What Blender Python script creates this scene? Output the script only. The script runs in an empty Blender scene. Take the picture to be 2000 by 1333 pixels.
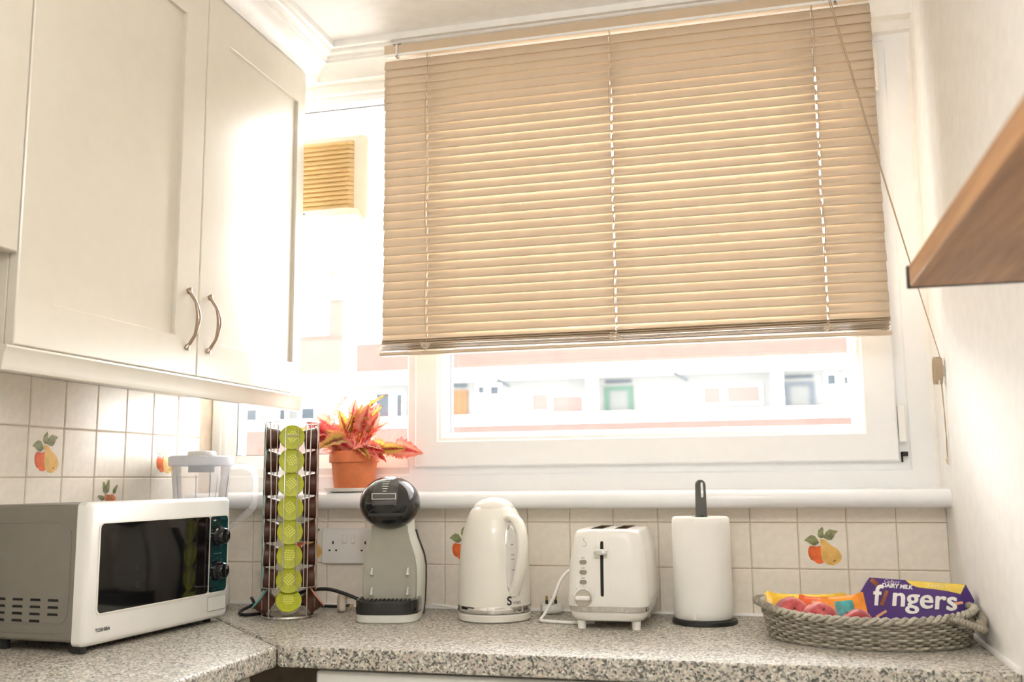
import bpy, math, random
from mathutils import Vector, Matrix
from mathutils.geometry import tessellate_polygon
random.seed(7)
PI = math.pi
S = bpy.context.scene
COL = S.collection

# ------------------------------------------------------------------ camera
cam_d = bpy.data.cameras.new('camera')
cam = bpy.data.objects.new('camera', cam_d)
COL.objects.link(cam)
S.camera = cam
YAW, PITCH, ROLL = 0.2517, 0.1410, -0.0094
fw = Vector((-math.sin(YAW) * math.cos(PITCH), math.cos(YAW) * math.cos(PITCH), math.sin(PITCH)))
rt0 = Vector((math.cos(YAW), math.sin(YAW), 0))
up0 = rt0.cross(fw)
rt = rt0 * math.cos(ROLL) + up0 * math.sin(ROLL)
up = up0 * math.cos(ROLL) - rt0 * math.sin(ROLL)
M = Matrix((rt, up, -fw)).transposed().to_4x4()
M.translation = Vector((1.5312, -2.4462, 0.3263))
cam.matrix_world = M
cam_d.sensor_width = 36
cam_d.lens = 34.294
cam_d.clip_start = 0.02
cam_d.clip_end = 200
cam_d.dof.use_dof = True
cam_d.dof.focus_distance = 2.25
cam_d.dof.aperture_fstop = 4.0

# ------------------------------------------------------------------ sky and exposure
W = bpy.data.worlds.new('overcast_sky')
S.world = W
W.use_nodes = True
bg = W.node_tree.nodes['Background']
bg.inputs[0].default_value = (1.0, 0.994, 0.982, 1)
bg.inputs[1].default_value = 23.0
S.view_settings.view_transform = 'Standard'
S.view_settings.look = 'None'
S.view_settings.gamma = 1
S.view_settings.use_curve_mapping = False
S.view_settings.exposure = 0.3
LAMP = 40.0     # added pendant globe
S.cycles.use_denoising = True
S.cycles.max_bounces = 10
S.cycles.use_adaptive_sampling = True
S.cycles.adaptive_threshold = .02
S.cycles.diffuse_bounces = 8
S.cycles.transparent_max_bounces = 24

# sampling guide over the window opening: it emits no light of its own
pd = bpy.data.lights.new('window_portal', 'AREA')
pd.shape = 'RECTANGLE'; pd.size = 1.90; pd.size_y = 1.14
pd.cycles.is_portal = True
po = bpy.data.objects.new('window_portal', pd)
po.location = (.955, .15, .865); po.rotation_euler = (-math.pi / 2, 0, 0)
COL.objects.link(po)

# ------------------------------------------------------------------ materials
MATS = {}
def mat(name, col, rough=0.5, metal=0.0, var=0.03, scale=30, bump=0.0, bscale=200, spec=0.5, coat=0.0, transl=0.0):
    if name in MATS:
        return MATS[name]
    m = bpy.data.materials.new(name)
    m.use_nodes = True
    nt = m.node_tree
    b = nt.nodes['Principled BSDF']
    n = nt.nodes.new('ShaderNodeTexNoise')
    n.inputs['Scale'].default_value = scale
    n.inputs['Detail'].default_value = 4
    tc = nt.nodes.new('ShaderNodeTexCoord')
    nt.links.new(tc.outputs['Object'], n.inputs['Vector'])
    r = nt.nodes.new('ShaderNodeValToRGB')
    lo = [max(0, c * (1 - var)) for c in col]
    hi = [min(1, c * (1 + var)) for c in col]
    r.color_ramp.elements[0].position = .3
    r.color_ramp.elements[1].position = .7
    r.color_ramp.elements[0].color = (*lo, 1)
    r.color_ramp.elements[1].color = (*hi, 1)
    nt.links.new(n.outputs['Fac'], r.inputs[0])
    nt.links.new(r.outputs[0], b.inputs['Base Color'])
    b.inputs['Roughness'].default_value = rough
    b.inputs['Metallic'].default_value = metal
    b.inputs['Specular IOR Level'].default_value = spec
    b.inputs['Coat Weight'].default_value = coat
    b.inputs['Coat Roughness'].default_value = .05
    if bump > 0:
        n2 = nt.nodes.new('ShaderNodeTexNoise')
        n2.inputs['Scale'].default_value = bscale
        n2.inputs['Detail'].default_value = 3
        nt.links.new(tc.outputs['Object'], n2.inputs['Vector'])
        bp = nt.nodes.new('ShaderNodeBump')
        bp.inputs['Strength'].default_value = bump
        bp.inputs['Distance'].default_value = .002
        nt.links.new(n2.outputs['Fac'], bp.inputs['Height'])
        nt.links.new(bp.outputs[0], b.inputs['Normal'])
    if transl > 0:
        t = nt.nodes.new('ShaderNodeBsdfTranslucent')
        nt.links.new(r.outputs[0], t.inputs[0])
        mx = nt.nodes.new('ShaderNodeMixShader')
        mx.inputs[0].default_value = transl
        nt.links.new(b.outputs[0], mx.inputs[1])
        nt.links.new(t.outputs[0], mx.inputs[2])
        nt.links.new(mx.outputs[0], nt.nodes['Material Output'].inputs[0])
    MATS[name] = m
    return m

def glass_mat(name, tint=(1, 1, 1), refl=1.0, haze=0.0):
    m = bpy.data.materials.new(name)
    m.use_nodes = True
    nt = m.node_tree
    nt.nodes.remove(nt.nodes['Principled BSDF'])
    tr = nt.nodes.new('ShaderNodeBsdfTransparent')
    tr.inputs[0].default_value = (*tint, 1)
    gl = nt.nodes.new('ShaderNodeBsdfGlossy')
    gl.inputs['Roughness'].default_value = .02
    fr = nt.nodes.new('ShaderNodeFresnel')
    fr.inputs[0].default_value = 1.45
    mul = nt.nodes.new('ShaderNodeMath')
    mul.operation = 'MULTIPLY'
    mul.inputs[1].default_value = refl
    nt.links.new(fr.outputs[0], mul.inputs[0])
    mx = nt.nodes.new('ShaderNodeMixShader')
    nt.links.new(mul.outputs[0], mx.inputs[0])
    nt.links.new(tr.outputs[0], mx.inputs[1])
    nt.links.new(gl.outputs[0], mx.inputs[2])
    out = mx
    if haze > 0:
        df = nt.nodes.new('ShaderNodeBsdfTranslucent')
        df.inputs[0].default_value = (.9, .9, .92, 1)
        m2 = nt.nodes.new('ShaderNodeMixShader')
        m2.inputs[0].default_value = haze
        nt.links.new(mx.outputs[0], m2.inputs[1])
        nt.links.new(df.outputs[0], m2.inputs[2])
        out = m2
    nt.links.new(out.outputs[0], nt.nodes['Material Output'].inputs[0])
    return m

def speckle_mat():
    m = bpy.data.materials.new('granite_laminate')
    m.use_nodes = True
    nt = m.node_tree
    b = nt.nodes['Principled BSDF']
    tc = nt.nodes.new('ShaderNodeTexCoord')
    v = nt.nodes.new('ShaderNodeTexVoronoi')
    v.inputs['Scale'].default_value = 270
    v.inputs['Randomness'].default_value = 1
    nt.links.new(tc.outputs['Object'], v.inputs['Vector'])
    sep = nt.nodes.new('ShaderNodeSeparateColor')
    nt.links.new(v.outputs['Color'], sep.inputs[0])
    r = nt.nodes.new('ShaderNodeValToRGB')
    r.color_ramp.interpolation = 'CONSTANT'
    es = r.color_ramp.elements
    es[0].position = 0; es[0].color = (.075, .075, .06, 1)
    es[1].position = .12; es[1].color = (.20, .19, .165, 1)
    for p, c in ((.32, (.41, .39, .34)), (.55, (.56, .53, .46)), (.80, (.57, .48, .39)), (.9, (.73, .70, .63))):
        e = es.new(p); e.color = (*c, 1)
    nt.links.new(sep.outputs[0], r.inputs[0])
    n = nt.nodes.new('ShaderNodeTexNoise')
    n.inputs['Scale'].default_value = 420
    nt.links.new(tc.outputs['Object'], n.inputs['Vector'])
    mx = nt.nodes.new('ShaderNodeMix')
    mx.data_type = 'RGBA'; mx.blend_type = 'OVERLAY'
    mx.inputs[0].default_value = .35
    nt.links.new(r.outputs[0], mx.inputs[6])
    nt.links.new(n.outputs['Color'], mx.inputs[7])
    nt.links.new(mx.outputs[2], b.inputs['Base Color'])
    b.inputs['Roughness'].default_value = .5
    b.inputs['Specular IOR Level'].default_value = .85
    return m

def wood_mat():
    m = bpy.data.materials.new('oak_veneer')
    m.use_nodes = True
    nt = m.node_tree
    b = nt.nodes['Principled BSDF']
    tc = nt.nodes.new('ShaderNodeTexCoord')
    mp = nt.nodes.new('ShaderNodeMapping')
    mp.inputs['Scale'].default_value = (30, 2.2, 30)
    nt.links.new(tc.outputs['Object'], mp.inputs[0])
    n = nt.nodes.new('ShaderNodeTexNoise')
    n.inputs['Scale'].default_value = 2.4
    n.inputs['Detail'].default_value = 6
    n.inputs['Distortion'].default_value = .6
    nt.links.new(mp.outputs[0], n.inputs['Vector'])
    r = nt.nodes.new('ShaderNodeValToRGB')
    r.color_ramp.elements[0].position = .3; r.color_ramp.elements[0].color = (.30, .135, .045, 1)
    r.color_ramp.elements[1].position = .7; r.color_ramp.elements[1].color = (.50, .25, .09, 1)
    nt.links.new(n.outputs['Fac'], r.inputs[0])
    nt.links.new(r.outputs[0], b.inputs['Base Color'])
    b.inputs['Roughness'].default_value = .45
    return m

def leaf_mat(name, vein, mid, edge):
    m = bpy.data.materials.new(name)
    m.use_nodes = True
    nt = m.node_tree
    b = nt.nodes['Principled BSDF']
    at = nt.nodes.new('ShaderNodeAttribute')
    at.attribute_name = 'across'
    n = nt.nodes.new('ShaderNodeTexNoise')
    n.inputs['Scale'].default_value = 160
    tc = nt.nodes.new('ShaderNodeTexCoord')
    nt.links.new(tc.outputs['Object'], n.inputs['Vector'])
    ad = nt.nodes.new('ShaderNodeMath'); ad.operation = 'MULTIPLY_ADD'
    ad.inputs[1].default_value = .35
    nt.links.new(n.outputs['Fac'], ad.inputs[0])
    nt.links.new(at.outputs['Fac'], ad.inputs[2])
    sb = nt.nodes.new('ShaderNodeMath'); sb.operation = 'SUBTRACT'
    sb.inputs[1].default_value = .17
    nt.links.new(ad.outputs[0], sb.inputs[0])
    r = nt.nodes.new('ShaderNodeValToRGB')
    es = r.color_ramp.elements
    es[0].position = .05; es[0].color = (*vein, 1)
    es[1].position = .95; es[1].color = (*edge, 1)
    e = es.new(.42); e.color = (*mid, 1)
    nt.links.new(sb.outputs[0], r.inputs[0])
    nt.links.new(r.outputs[0], b.inputs['Base Color'])
    b.inputs['Roughness'].default_value = .5
    t = nt.nodes.new('ShaderNodeBsdfTranslucent')
    nt.links.new(r.outputs[0], t.inputs[0])
    mx = nt.nodes.new('ShaderNodeMixShader')
    mx.inputs[0].default_value = .5
    nt.links.new(b.outputs[0], mx.inputs[1])
    nt.links.new(t.outputs[0], mx.inputs[2])
    nt.links.new(mx.outputs[0], nt.nodes['Material Output'].inputs[0])
    return m

wall_white = mat('wall_paint', (.88, .868, .84), .6, bump=.05, bscale=90)
ceil_white = mat('ceiling_paint', (.92, .915, .90), .7)
gloss_trim = mat('gloss_trim_paint', (.88, .87, .84), .35)
cab_white = mat('cabinet_satin_cream', (.62, .58, .495), .28, var=.015, spec=.5)
upvc = mat('white_upvc', (.87, .885, .90), .25, var=.01)
tile_m = mat('glazed_cream_tile', (.89, .83, .735), .3, var=.04, scale=60, bump=.12, bscale=45)
grout_m = mat('grout', (.60, .52, .42), .9, var=.1)
laminate = speckle_mat()
oak = wood_mat()
slat_m = mat('blind_slat_beige', (.66, .535, .395), .45, var=.02, transl=.12)
cord_m = mat('blind_cord', (.46, .36, .25), .8)
black_gloss = mat('black_gloss_plastic', (.012, .012, .013), .12, coat=.3)
black_plastic = mat('black_plastic', (.018, .018, .018), .45)
rubber = mat('black_rubber', (.02, .02, .02), .7)
chrome = mat('chrome', (.75, .74, .72), .12, metal=1)
steel_wire = mat('steel_wire', (.62, .60, .57), .25, metal=1)
nickel = mat('brushed_nickel', (.42, .33, .26), .3, metal=1)
white_pl = mat('white_plastic', (.85, .845, .82), .3, var=.01)
cream_enamel = mat('cream_enamel', (.80, .78, .715), .28, var=.01, coat=.3)
mw_white = mat('microwave_enamel', (.82, .81, .78), .35, var=.01)
pane = glass_mat('window_glass', refl=.7)
clear_pl = glass_mat('clear_plastic', (.99, .99, .99), .6, .10)

# ------------------------------------------------------------------ mesh helpers
class MB:
    def __init__(s):
        s.v = []; s.f = []
    def add(s, vs, fs):
        o = len(s.v)
        s.v += [tuple(p) for p in vs]
        s.f += [tuple(i + o for i in f) for f in fs]
        return s
    def box(s, x0, x1, y0, y1, z0, z1):
        return s.add([(x0, y0, z0), (x1, y0, z0), (x1, y1, z0), (x0, y1, z0), (x0, y0, z1), (x1, y0, z1), (x1, y1, z1), (x0, y1, z1)],
                     [(0, 3, 2, 1), (4, 5, 6, 7), (0, 1, 5, 4), (1, 2, 6, 5), (2, 3, 7, 6), (3, 0, 4, 7)])
    def loft(s, rings, cap0=True, cap1=True, closed=True, loop=False):
        n = len(rings[0]); vs = [p for r in rings for p in r]; fs = []
        k = len(rings)
        for i in range(k if loop else k - 1):
            a = i * n; b = ((i + 1) % k) * n
            for j in range(n if closed else n - 1):
                j2 = (j + 1) % n
                fs.append((a + j, a + j2, b + j2, b + j))
        if not loop:
            if cap0: fs.append(tuple(range(n - 1, -1, -1)))
            if cap1: fs.append(tuple((k - 1) * n + j for j in range(n)))
        return s.add(vs, fs)
    def lathe(s, prof, n=40, c=(0, 0, 0), sx=1, sy=1, cap0=True, cap1=True):
        rings = [[(c[0] + r * sx * math.cos(2 * PI * j / n), c[1] + r * sy * math.sin(2 * PI * j / n), c[2] + z) for j in range(n)] for r, z in prof]
        return s.loft(rings, cap0, cap1)
    def tube(s, pts, r, n=8, closed=False):
        pts = [Vector(p) for p in pts]; k = len(pts)
        rs = r if isinstance(r, (list, tuple)) else [r] * k
        rings = []; nrm = None
        for i in range(k):
            if closed:
                t = pts[(i + 1) % k] - pts[i - 1]
            else:
                t = pts[min(i + 1, k - 1)] - pts[max(i - 1, 0)]
            if t.length < 1e-9: t = Vector((0, 0, 1))
            t.normalize()
            if nrm is None:
                a = Vector((0, 0, 1)) if abs(t.z) < .9 else Vector((1, 0, 0))
                nrm = t.cross(a).normalized()
            else:
                nrm = nrm - t * nrm.dot(t)
                if nrm.length < 1e-6: nrm = t.orthogonal()
                nrm.normalize()
            b = t.cross(nrm)
            rings.append([pts[i] + (nrm * math.cos(2 * PI * j / n) + b * math.sin(2 * PI * j / n)) * rs[i] for j in range(n)])
        return s.loft(rings, loop=closed)
    def poly(s, outline, holes, fn, d0, d1):
        """extrude a 2d outline with holes; fn(u,v,d) -> 3d point"""
        loops = [outline] + holes
        tris = tessellate_polygon([[Vector((u, v, 0)) for u, v in l] for l in loops])
        flat = [p for l in loops for p in l]
        n = len(flat)
        vs = [fn(u, v, d0) for u, v in flat] + [fn(u, v, d1) for u, v in flat]
        fs = []
        for a, b, c in tris:
            fs.append((a, b, c)); fs.append((c + n, b + n, a + n))
        o = 0
        for l in loops:
            k = len(l)
            for j in range(k):
                a = o + j; b = o + (j + 1) % k
                fs.append((a, b, b + n, a + n))
            o += k
        return s.add(vs, fs)
    def build(s, name, m, parent=None, smooth=35, bevel=0, seg=2, loc=None, rot=None, sub=0, fix=True):
        me = bpy.data.meshes.new(name)
        me.from_pydata(s.v, [], s.f)
        if fix:
            import bmesh
            bm = bmesh.new(); bm.from_mesh(me)
            bmesh.ops.recalc_face_normals(bm, faces=bm.faces)
            bm.to_mesh(me); bm.free()
        if smooth:
            me.polygons.foreach_set('use_smooth', [True] * len(me.polygons))
            me.set_sharp_from_angle(angle=math.radians(smooth))
        me.materials.append(m)
        return link(name, me, parent, bevel, seg, loc, rot, sub)

def link(name, me, parent=None, bevel=0, seg=2, loc=None, rot=None, sub=0):
    o = bpy.data.objects.new(name, me)
    COL.objects.link(o)
    if parent: o.parent = parent
    if loc: o.location = loc
    if rot: o.rotation_euler = rot
    if bevel:
        b = o.modifiers.new('bevel', 'BEVEL'); b.width = bevel; b.segments = seg; b.limit_method = 'ANGLE'
    if sub:
        d = o.modifiers.new('subdivision', 'SUBSURF'); d.levels = sub; d.render_levels = sub
    return o

def thing(name, label, cat, loc=(0, 0, 0), rz=0, group=None):
    o = bpy.data.objects.new(name, None)
    COL.objects.link(o)
    o.empty_display_size = .05
    o.location = loc; o.rotation_euler = (0, 0, rz)
    return tag(o, label, cat, group)
def tag(o, label, cat, group=None):
    o['label'] = label; o['category'] = cat
    if group: o['group'] = group
    return o
def struct(o, label=None):
    o['kind'] = 'structure'
    if label: o['label'] = label
    return o
def box(name, m, x0, x1, y0, y1, z0, z1, parent=None, bevel=0, seg=2):
    return MB().box(x0, x1, y0, y1, z0, z1).build(name, m, parent, bevel=bevel, seg=seg)
def rr(hw, hd, r, n=6, cx=0, cy=0):
    """rounded rectangle outline"""
    pts = []
    for qx, qy, a0 in ((1, 1, 0), (-1, 1, PI / 2), (-1, -1, PI), (1, -1, 1.5 * PI)):
        for i in range(n + 1):
            a = a0 + PI / 2 * i / n
            pts.append((cx + qx * (hw - r) + r * math.cos(a), cy + qy * (hd - r) + r * math.sin(a)))
    return pts
def smooth_path(pts, n=8):
    """Catmull-Rom through points"""
    P = [Vector(p) for p in pts]; out = []
    for i in range(len(P) - 1):
        p0 = P[max(i - 1, 0)]; p1 = P[i]; p2 = P[i + 1]; p3 = P[min(i + 2, len(P) - 1)]
        for k in range(n):
            t = k / n
            out.append(.5 * ((2 * p1) + (p2 - p0) * t + (2 * p0 - 5 * p1 + 4 * p2 - p3) * t * t + (3 * p1 - p0 - 3 * p2 + p3) * t ** 3))
    out.append(P[-1])
    return out
def text_mesh(name, body, size, m, parent, loc, rot, bold=0.0, shear=0.0, space=1.0, extrude=.0002):
    cu = bpy.data.curves.new(name, 'FONT')
    cu.body = body; cu.size = size; cu.offset = bold; cu.shear = shear
    cu.extrude = extrude; cu.space_character = space
    tmp = bpy.data.objects.new(name + '_tmp', cu)
    COL.objects.link(tmp)
    dg = bpy.context.evaluated_depsgraph_get()
    me = bpy.data.meshes.new_from_object(tmp.evaluated_get(dg))
    bpy.data.objects.remove(tmp); bpy.data.curves.remove(cu)
    me.name = name
    me.materials.clear(); me.materials.append(m)
    return link(name, me, parent, loc=loc, rot=rot)

RW = 1.927      # right wall
CZ = 1.534      # ceiling height above the worktop
FZ = -0.90      # floor
RY = -3.6       # how far the room runs behind the camera

# ------------------------------------------------------------------ setting: walls, floor, ceiling
struct(box('floor', mat('floor_vinyl', (.46, .44, .41), .5), -.15, RW + .15, RY, .15, FZ - .1, FZ))
struct(box('ceiling', ceil_white, -.15, RW + .15, RY, .3, CZ, CZ + .1))
wall_left = struct(box('wall_left', grout_m, -.15, -.003, RY, .15, FZ, CZ))
wall_right = struct(box('wall_right', wall_white, RW, RW + .15, RY, .05, FZ, CZ))
wb = MB()
wb.box(-.003, RW, .003, .16, FZ, .255)
wall_back = struct(wb.build('wall_back', grout_m))
struct(box('wall_lintel', wall_white, -.003, RW, .03, .16, 1.432, CZ))
struct(box('wall_reveal', wall_white, RW - .012, RW + .15, .051, .16, .255, 1.432))
# rear wall behind the camera
rear = MB()
rear.box(-.15, RW, RY - .1, RY, FZ, CZ)
struct(rear.build('wall_rear', wall_white))
# bulkhead between wall cupboards and ceiling
struct(box('wall_bulkhead', gloss_trim, 0, .333, RY, .029, 1.457, CZ))

# tiles ------------------------------------------------------------
def tile_mesh():
    w, d, i = .054, .004, .0022
    vs = [(-w, 0, -w), (w, 0, -w), (w, 0, w), (-w, 0, w)]
    vs += [(-w, -d * .5, -w), (w, -d * .5, -w), (w, -d * .5, w), (-w, -d * .5, w)]
    w2 = w - i
    vs += [(-w2, -d, -w2), (w2, -d, -w2), (w2, -d, w2), (-w2, -d, w2)]
    fs = [(8, 9, 10, 11)]
    for k in range(4):
        j = (k + 1) % 4
        fs += [(k, j, j + 4, k + 4), (k + 4, j + 4, j + 8, k + 8)]
    me = bpy.data.meshes.new('tile')
    me.from_pydata(vs, [], fs)
    me.materials.append(tile_m)
    return me
TM = tile_mesh()
def tile(parent, loc, rz=0, sx=1, sz=1):
    o = bpy.data.objects.new('tile', TM)
    COL.objects.link(o); o.parent = parent
    o.location = loc; o.rotation_euler = (random.uniform(-.004, .004), 0, rz + random.uniform(-.004, .004)); o.scale = (sx, 1, sz)
    return o
P = .11
back_tiles = {}
for k in range(-2, 16):
    xa, xb = max(.167 + P * k, .001), .167 + P * (k + 1)
    for r, (za, zb) in enumerate(((0, .11), (.11, .2187), (.2187, .262))):
        back_tiles[k, r] = tile(wall_back, ((xa + xb) / 2, .004, (za + zb) / 2), 0, (xb - xa - .002) / .108, (zb - za - .002) / .108)
left_tiles = {}
for j in range(0, 15):
    ya = -.0088 - P * j
    for r in range(5):
        za = .0097 + P * r if r else .001
        zb = .0097 + P * (r + 1)
        left_tiles[j, r] = tile(wall_left, (-.004, ya - P / 2, (za + zb) / 2), PI / 2, 1, (zb - za - .002) / .108)

pear_m = mat('print_pear', (.80, .50, .14), .3, var=.18, scale=45)
apple_m = mat('print_apple', (.80, .14, .03), .3, var=.35, scale=40)
leafp_m = mat('print_leaf', (.26, .28, .13), .3, var=.5, scale=70)
berry_m = mat('print_berry', (.80, .30, .14), .3, var=.25, scale=60)
PEAR = [(540, 480), (600, 460), (700, 490), (760, 560), (850, 640), (960, 700), (1050, 790), (1100, 900), (1090, 1000), (1040, 1080), (960, 1120), (850, 1170), (740, 1150), (640, 1090), (580, 1000), (555, 880), (560, 760), (580, 650), (560, 560)]
APPLE = [(280, 650), (330, 645), (400, 660), (480, 665), (560, 640), (572, 760), (560, 880), (575, 1000), (620, 1090), (540, 1130), (440, 1120), (380, 1060), (290, 1020), (240, 930), (220, 820), (235, 720)]
LEAVES = [[(130, 500), (220, 420), (320, 355), (420, 380), (480, 460), (530, 560), (440, 630), (380, 640), (290, 600), (220, 540)],
          [(490, 350), (520, 230), (630, 130), (660, 200), (650, 300), (680, 390), (600, 440), (520, 420)],
          [(640, 430), (700, 290), (810, 200), (920, 220), (1040, 245), (960, 330), (930, 390), (860, 480), (760, 490)]]
def uv(p): return (p[0] / 1240 - .5) * .106, (.5 - (p[1] - 40) / 1220) * .106
def print_fruit(t):
    y0 = -.0041
    fn = lambda u, v, d: (u, y0 - d, v)
    MB().poly([uv(p) for p in APPLE], [], fn, 0, .0003).build('apple_print', apple_m, t)
    MB().poly([uv(p) for p in PEAR], [], fn, 0, .0005).build('pear_print', pear_m, t)
    for l in LEAVES:
        MB().poly([uv(p) for p in l], [], fn, 0, .0006).build('leaf_print', leafp_m, t)
    MB().poly([uv((905 + 45 * math.cos(a), 1045 + 22 * math.sin(a) - 18 * math.cos(a))) for a in [i * PI / 5 for i in range(10)]], [], fn, 0, .0007).build('pear_eye_print', mat('print_brown', (.25, .14, .05), .4), t)
def print_berry(t):
    y0 = -.0041
    fn = lambda u, v, d: (u, y0 - d, v)
    for cx, cy, r in ((520, 560, 95), (650, 585, 105), (780, 560, 95), (870, 620, 85), (570, 690, 85), (720, 700, 90)):
        MB().poly([uv((cx + r * math.cos(a), cy + r * math.sin(a))) for a in [i * PI / 7 for i in range(14)]], [], fn, 0, .0003).build('berry_print', berry_m, t)
    for cx, cy, a0, L in ((430, 300, 1.9, 360), (560, 260, 1.35, 380), (900, 340, .9, 300), (300, 560, 2.8, 280), (900, 760, -.4, 240)):
        pts = []
        for i in range(12):
            a = 2 * PI * i / 12
            x, y = math.cos(a) * L * .5, math.sin(a) * L * .22 * (1 + .25 * math.cos(3 * a))
            pts.append((cx + x * math.cos(a0) - y * math.sin(a0), cy - x * math.sin(a0) - y * math.cos(a0)))
        MB().poly([uv(p) for p in pts], [], fn, 0, .0005).build('leaf_print', leafp_m, t)
print_fruit(back_tiles[13, 1]); print_fruit(back_tiles[5, 1]); print_fruit(back_tiles[9, 1]); print_fruit(back_tiles[1, 1])
print_fruit(left_tiles[5, 3]); print_fruit(left_tiles[1, 3]); print_berry(left_tiles[3, 2])

# coving ------------------------------------------------------------
cove = [(0, 1.457), (.004, 1.457), (.006, 1.462), (.012, 1.470), (.022, 1.479), (.036, 1.487), (.05, 1.491), (.052, 1.497), (.058, 1.498), (.06, 1.504), (.07, 1.506), (.079, 1.510), (.081, 1.515), (.092, 1.516), (.092, CZ), (0, CZ)]
struct(MB().loft([[(.333 + d, RY, z) for d, z in cove], [(.333 + d, .029 - d - .029, z) for d, z in cove]]).build('trim_1', gloss_trim, smooth=50), 'moulded coving above the wall cupboards')
struct(MB().loft([[(.333 + d, -d, z) for d, z in cove], [(RW, -d, z) for d, z in cove]]).build('trim_2', gloss_trim, smooth=50), 'moulded coving above the window')
struct(box('wall_header', wall_white, .333, RW, .0, .03, 1.457, CZ))

# windowsill ------------------------------------------------------------
sill_prof = [(.06, .298), (-.055, .296)] + [(-.055 - .021 * math.sin(a), .275 + .021 * math.cos(a)) for a in [PI * i / 8 for i in range(1, 9)]] + [(.0, .254), (.06, .254)]
struct(MB().loft([[(.0, y, z) for y, z in sill_prof], [(RW, y, z) for y, z in sill_prof]]).build('window_sill', upvc, smooth=50), 'white rounded windowsill board')

# window ------------------------------------------------------------
def rect_frame(mb, outer, inner, prof):
    rings = []
    for t, y in prof:
        x0, x1, z0, z1 = [o + (i - o) * t for o, i in zip(outer, inner)]
        rings.append([(x0, y, z0), (x1, y, z0), (x1, y, z1), (x0, y, z1)])
    return mb.loft(rings, loop=True)
window = struct(thing('window_1', 'white double glazed window with one fixed light and one wide sash', 'window'))
del window['category']
fp = [(0, .13), (0, .052), (.40, .05), (.44, .055), (.62, .055), (.66, .058), (.95, .072), (1, .075), (1, .13)]
rect_frame(MB(), (.0, .612, .298, 1.432), (.065, .585, .40, 1.405), fp).build('fixed_light_frame', upvc, window, smooth=25)
rect_frame(MB(), (.612, RW - .012, .298, 1.432), (.64, 1.828, .372, 1.405), [(0, .13), (0, .052), (.55, .05), (.6, .054), (1, .056), (1, .13)]).build('sash_surround', upvc, window, smooth=25)
sash = rect_frame(MB(), (.622, 1.838, .362, 1.425), (.708, 1.74, .452, 1.36), [(0, .05), (0, .036), (.04, .032), (.72, .032), (.76, .037), (.84, .039), (1, .058), (1, .08), (0, .08)]).build('sash', upvc, window, smooth=25)
spacer = mat('glazing_spacer', (.22, .23, .24), .4)
for nm, (a, b, c, d), par in (('fixed_glass', (.058, .592, .393, 1.412), window), ('sash_glass', (.70, 1.748, .444, 1.368), sash)):
    g = box(nm, pane, a, b, .081, .085, c, d, par)
    rect_frame(MB(), (a + .0, b - .0, c + .0, d - .0), (a + .008, b - .008, c + .008, d - .008), [(0, .086), (1, .086), (1, .104), (0, .104)]).build('spacer_bar', spacer, par, smooth=25)
    box(nm, pane, a, b, .105, .109, c, d, par)
    rect_frame(MB(), (a - .002, b + .002, c - .002, d + .002), (a + .0085, b - .0085, c + .0085, d - .0085), [(0, .0775), (.5, .0765), (1, .0775), (1, .0805), (0, .0805)]).build('gasket', rubber, par, smooth=25)
box('hinge_cover', white_pl, 1.84, 1.856, .03, .05, .405, .492, window, .003)
box('hinge_arm', mat('hinge_metal', (.06, .055, .05), .4, metal=1), 1.843, 1.858, .038, .05, .372, .383, window, .001)
box('hinge_arm', MATS['hinge_metal'], 1.843, 1.8465, .038, .05, .358, .383, window, .001)
box('hinge_cover', white_pl, 1.83, 1.846, .026, .05, 1.28, 1.39, window, .003)

# extractor vent fixed in the left pane
vent_y = mat('yellowed_vent_plastic', (.96, .80, .50), .5, transl=.5)
vent_w = mat('aged_vent_white', (.86, .80, .68), .45)
vent = thing('extractor_vent', 'yellowed louvred extractor vent fixed to the left window pane', 'vent', (.33, .079, 1.19))
MB().loft([[(x, 0, z) for x, z in rr(.135, .127, .02)], [(x, -.014, z) for x, z in rr(.135, .127, .02)], [(x, -.018, z) for x, z in rr(.130, .122, .018)]]).build('back_plate', vent_w, vent)
for i in range(15):
    z = .10 - i * .0135
    MB().loft([[(-.12, -.018, z - .005), (.094, -.018, z - .005), (.094, -.018, z + .009), (-.12, -.018, z + .009)],
               [(-.12, -.044, z - .0065), (.084, -.044, z - .0065), (.084, -.034, z + .006), (-.12, -.034, z + .006)]]).build('louvre', vent_y, vent, bevel=.0015)
MB().loft([[(-.12, -.018, -.124), (.125, -.018, -.124), (.11, -.018, -.094), (-.12, -.018, -.094)], [(-.12, -.05, -.118), (.105, -.05, -.118), (.088, -.046, -.096), (-.12, -.046, -.096)]]).build('bottom_cover', vent_w, vent, bevel=.003)
MB().lathe([(.0022, 0), (.0022, .002)], 10).build('screw', rubber, vent, loc=(-.045, -.05, -.108), rot=(PI / 2, 0, 0))

# worktops ------------------------------------------------------------
def worktop(name, outline, label, bev=.006):
    o = MB().poly(outline, [], lambda u, v, d: (u, v, d), -.04, 0).build(name, laminate, smooth=30, bevel=bev, seg=3)
    return tag(o, label, 'worktop')
worktop('worktop', [(.001, -1.49), (.569, -1.49), (.569, -.6125), (.001, -.0445)], 'speckled granite-look worktop running under the microwave along the left wall')
worktop('worktop', [(.001, -.0415), (.001, .0), (RW - .001, .0), (RW - .001, -.612), (.572, -.612)], 'speckled granite-look worktop running under the window')
struct(MB().tube([(.01, -.004, .002), (RW - .01, -.004, .002)], .005, 8).build('trim_3', white_pl), 'white sealant bead behind the worktop')
struct(MB().tube([(RW - .004, -.01, .002), (RW - .004, -.61, .002)], .006, 8).build('trim_4', white_pl), 'white sealant bead by the right wall')
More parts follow.
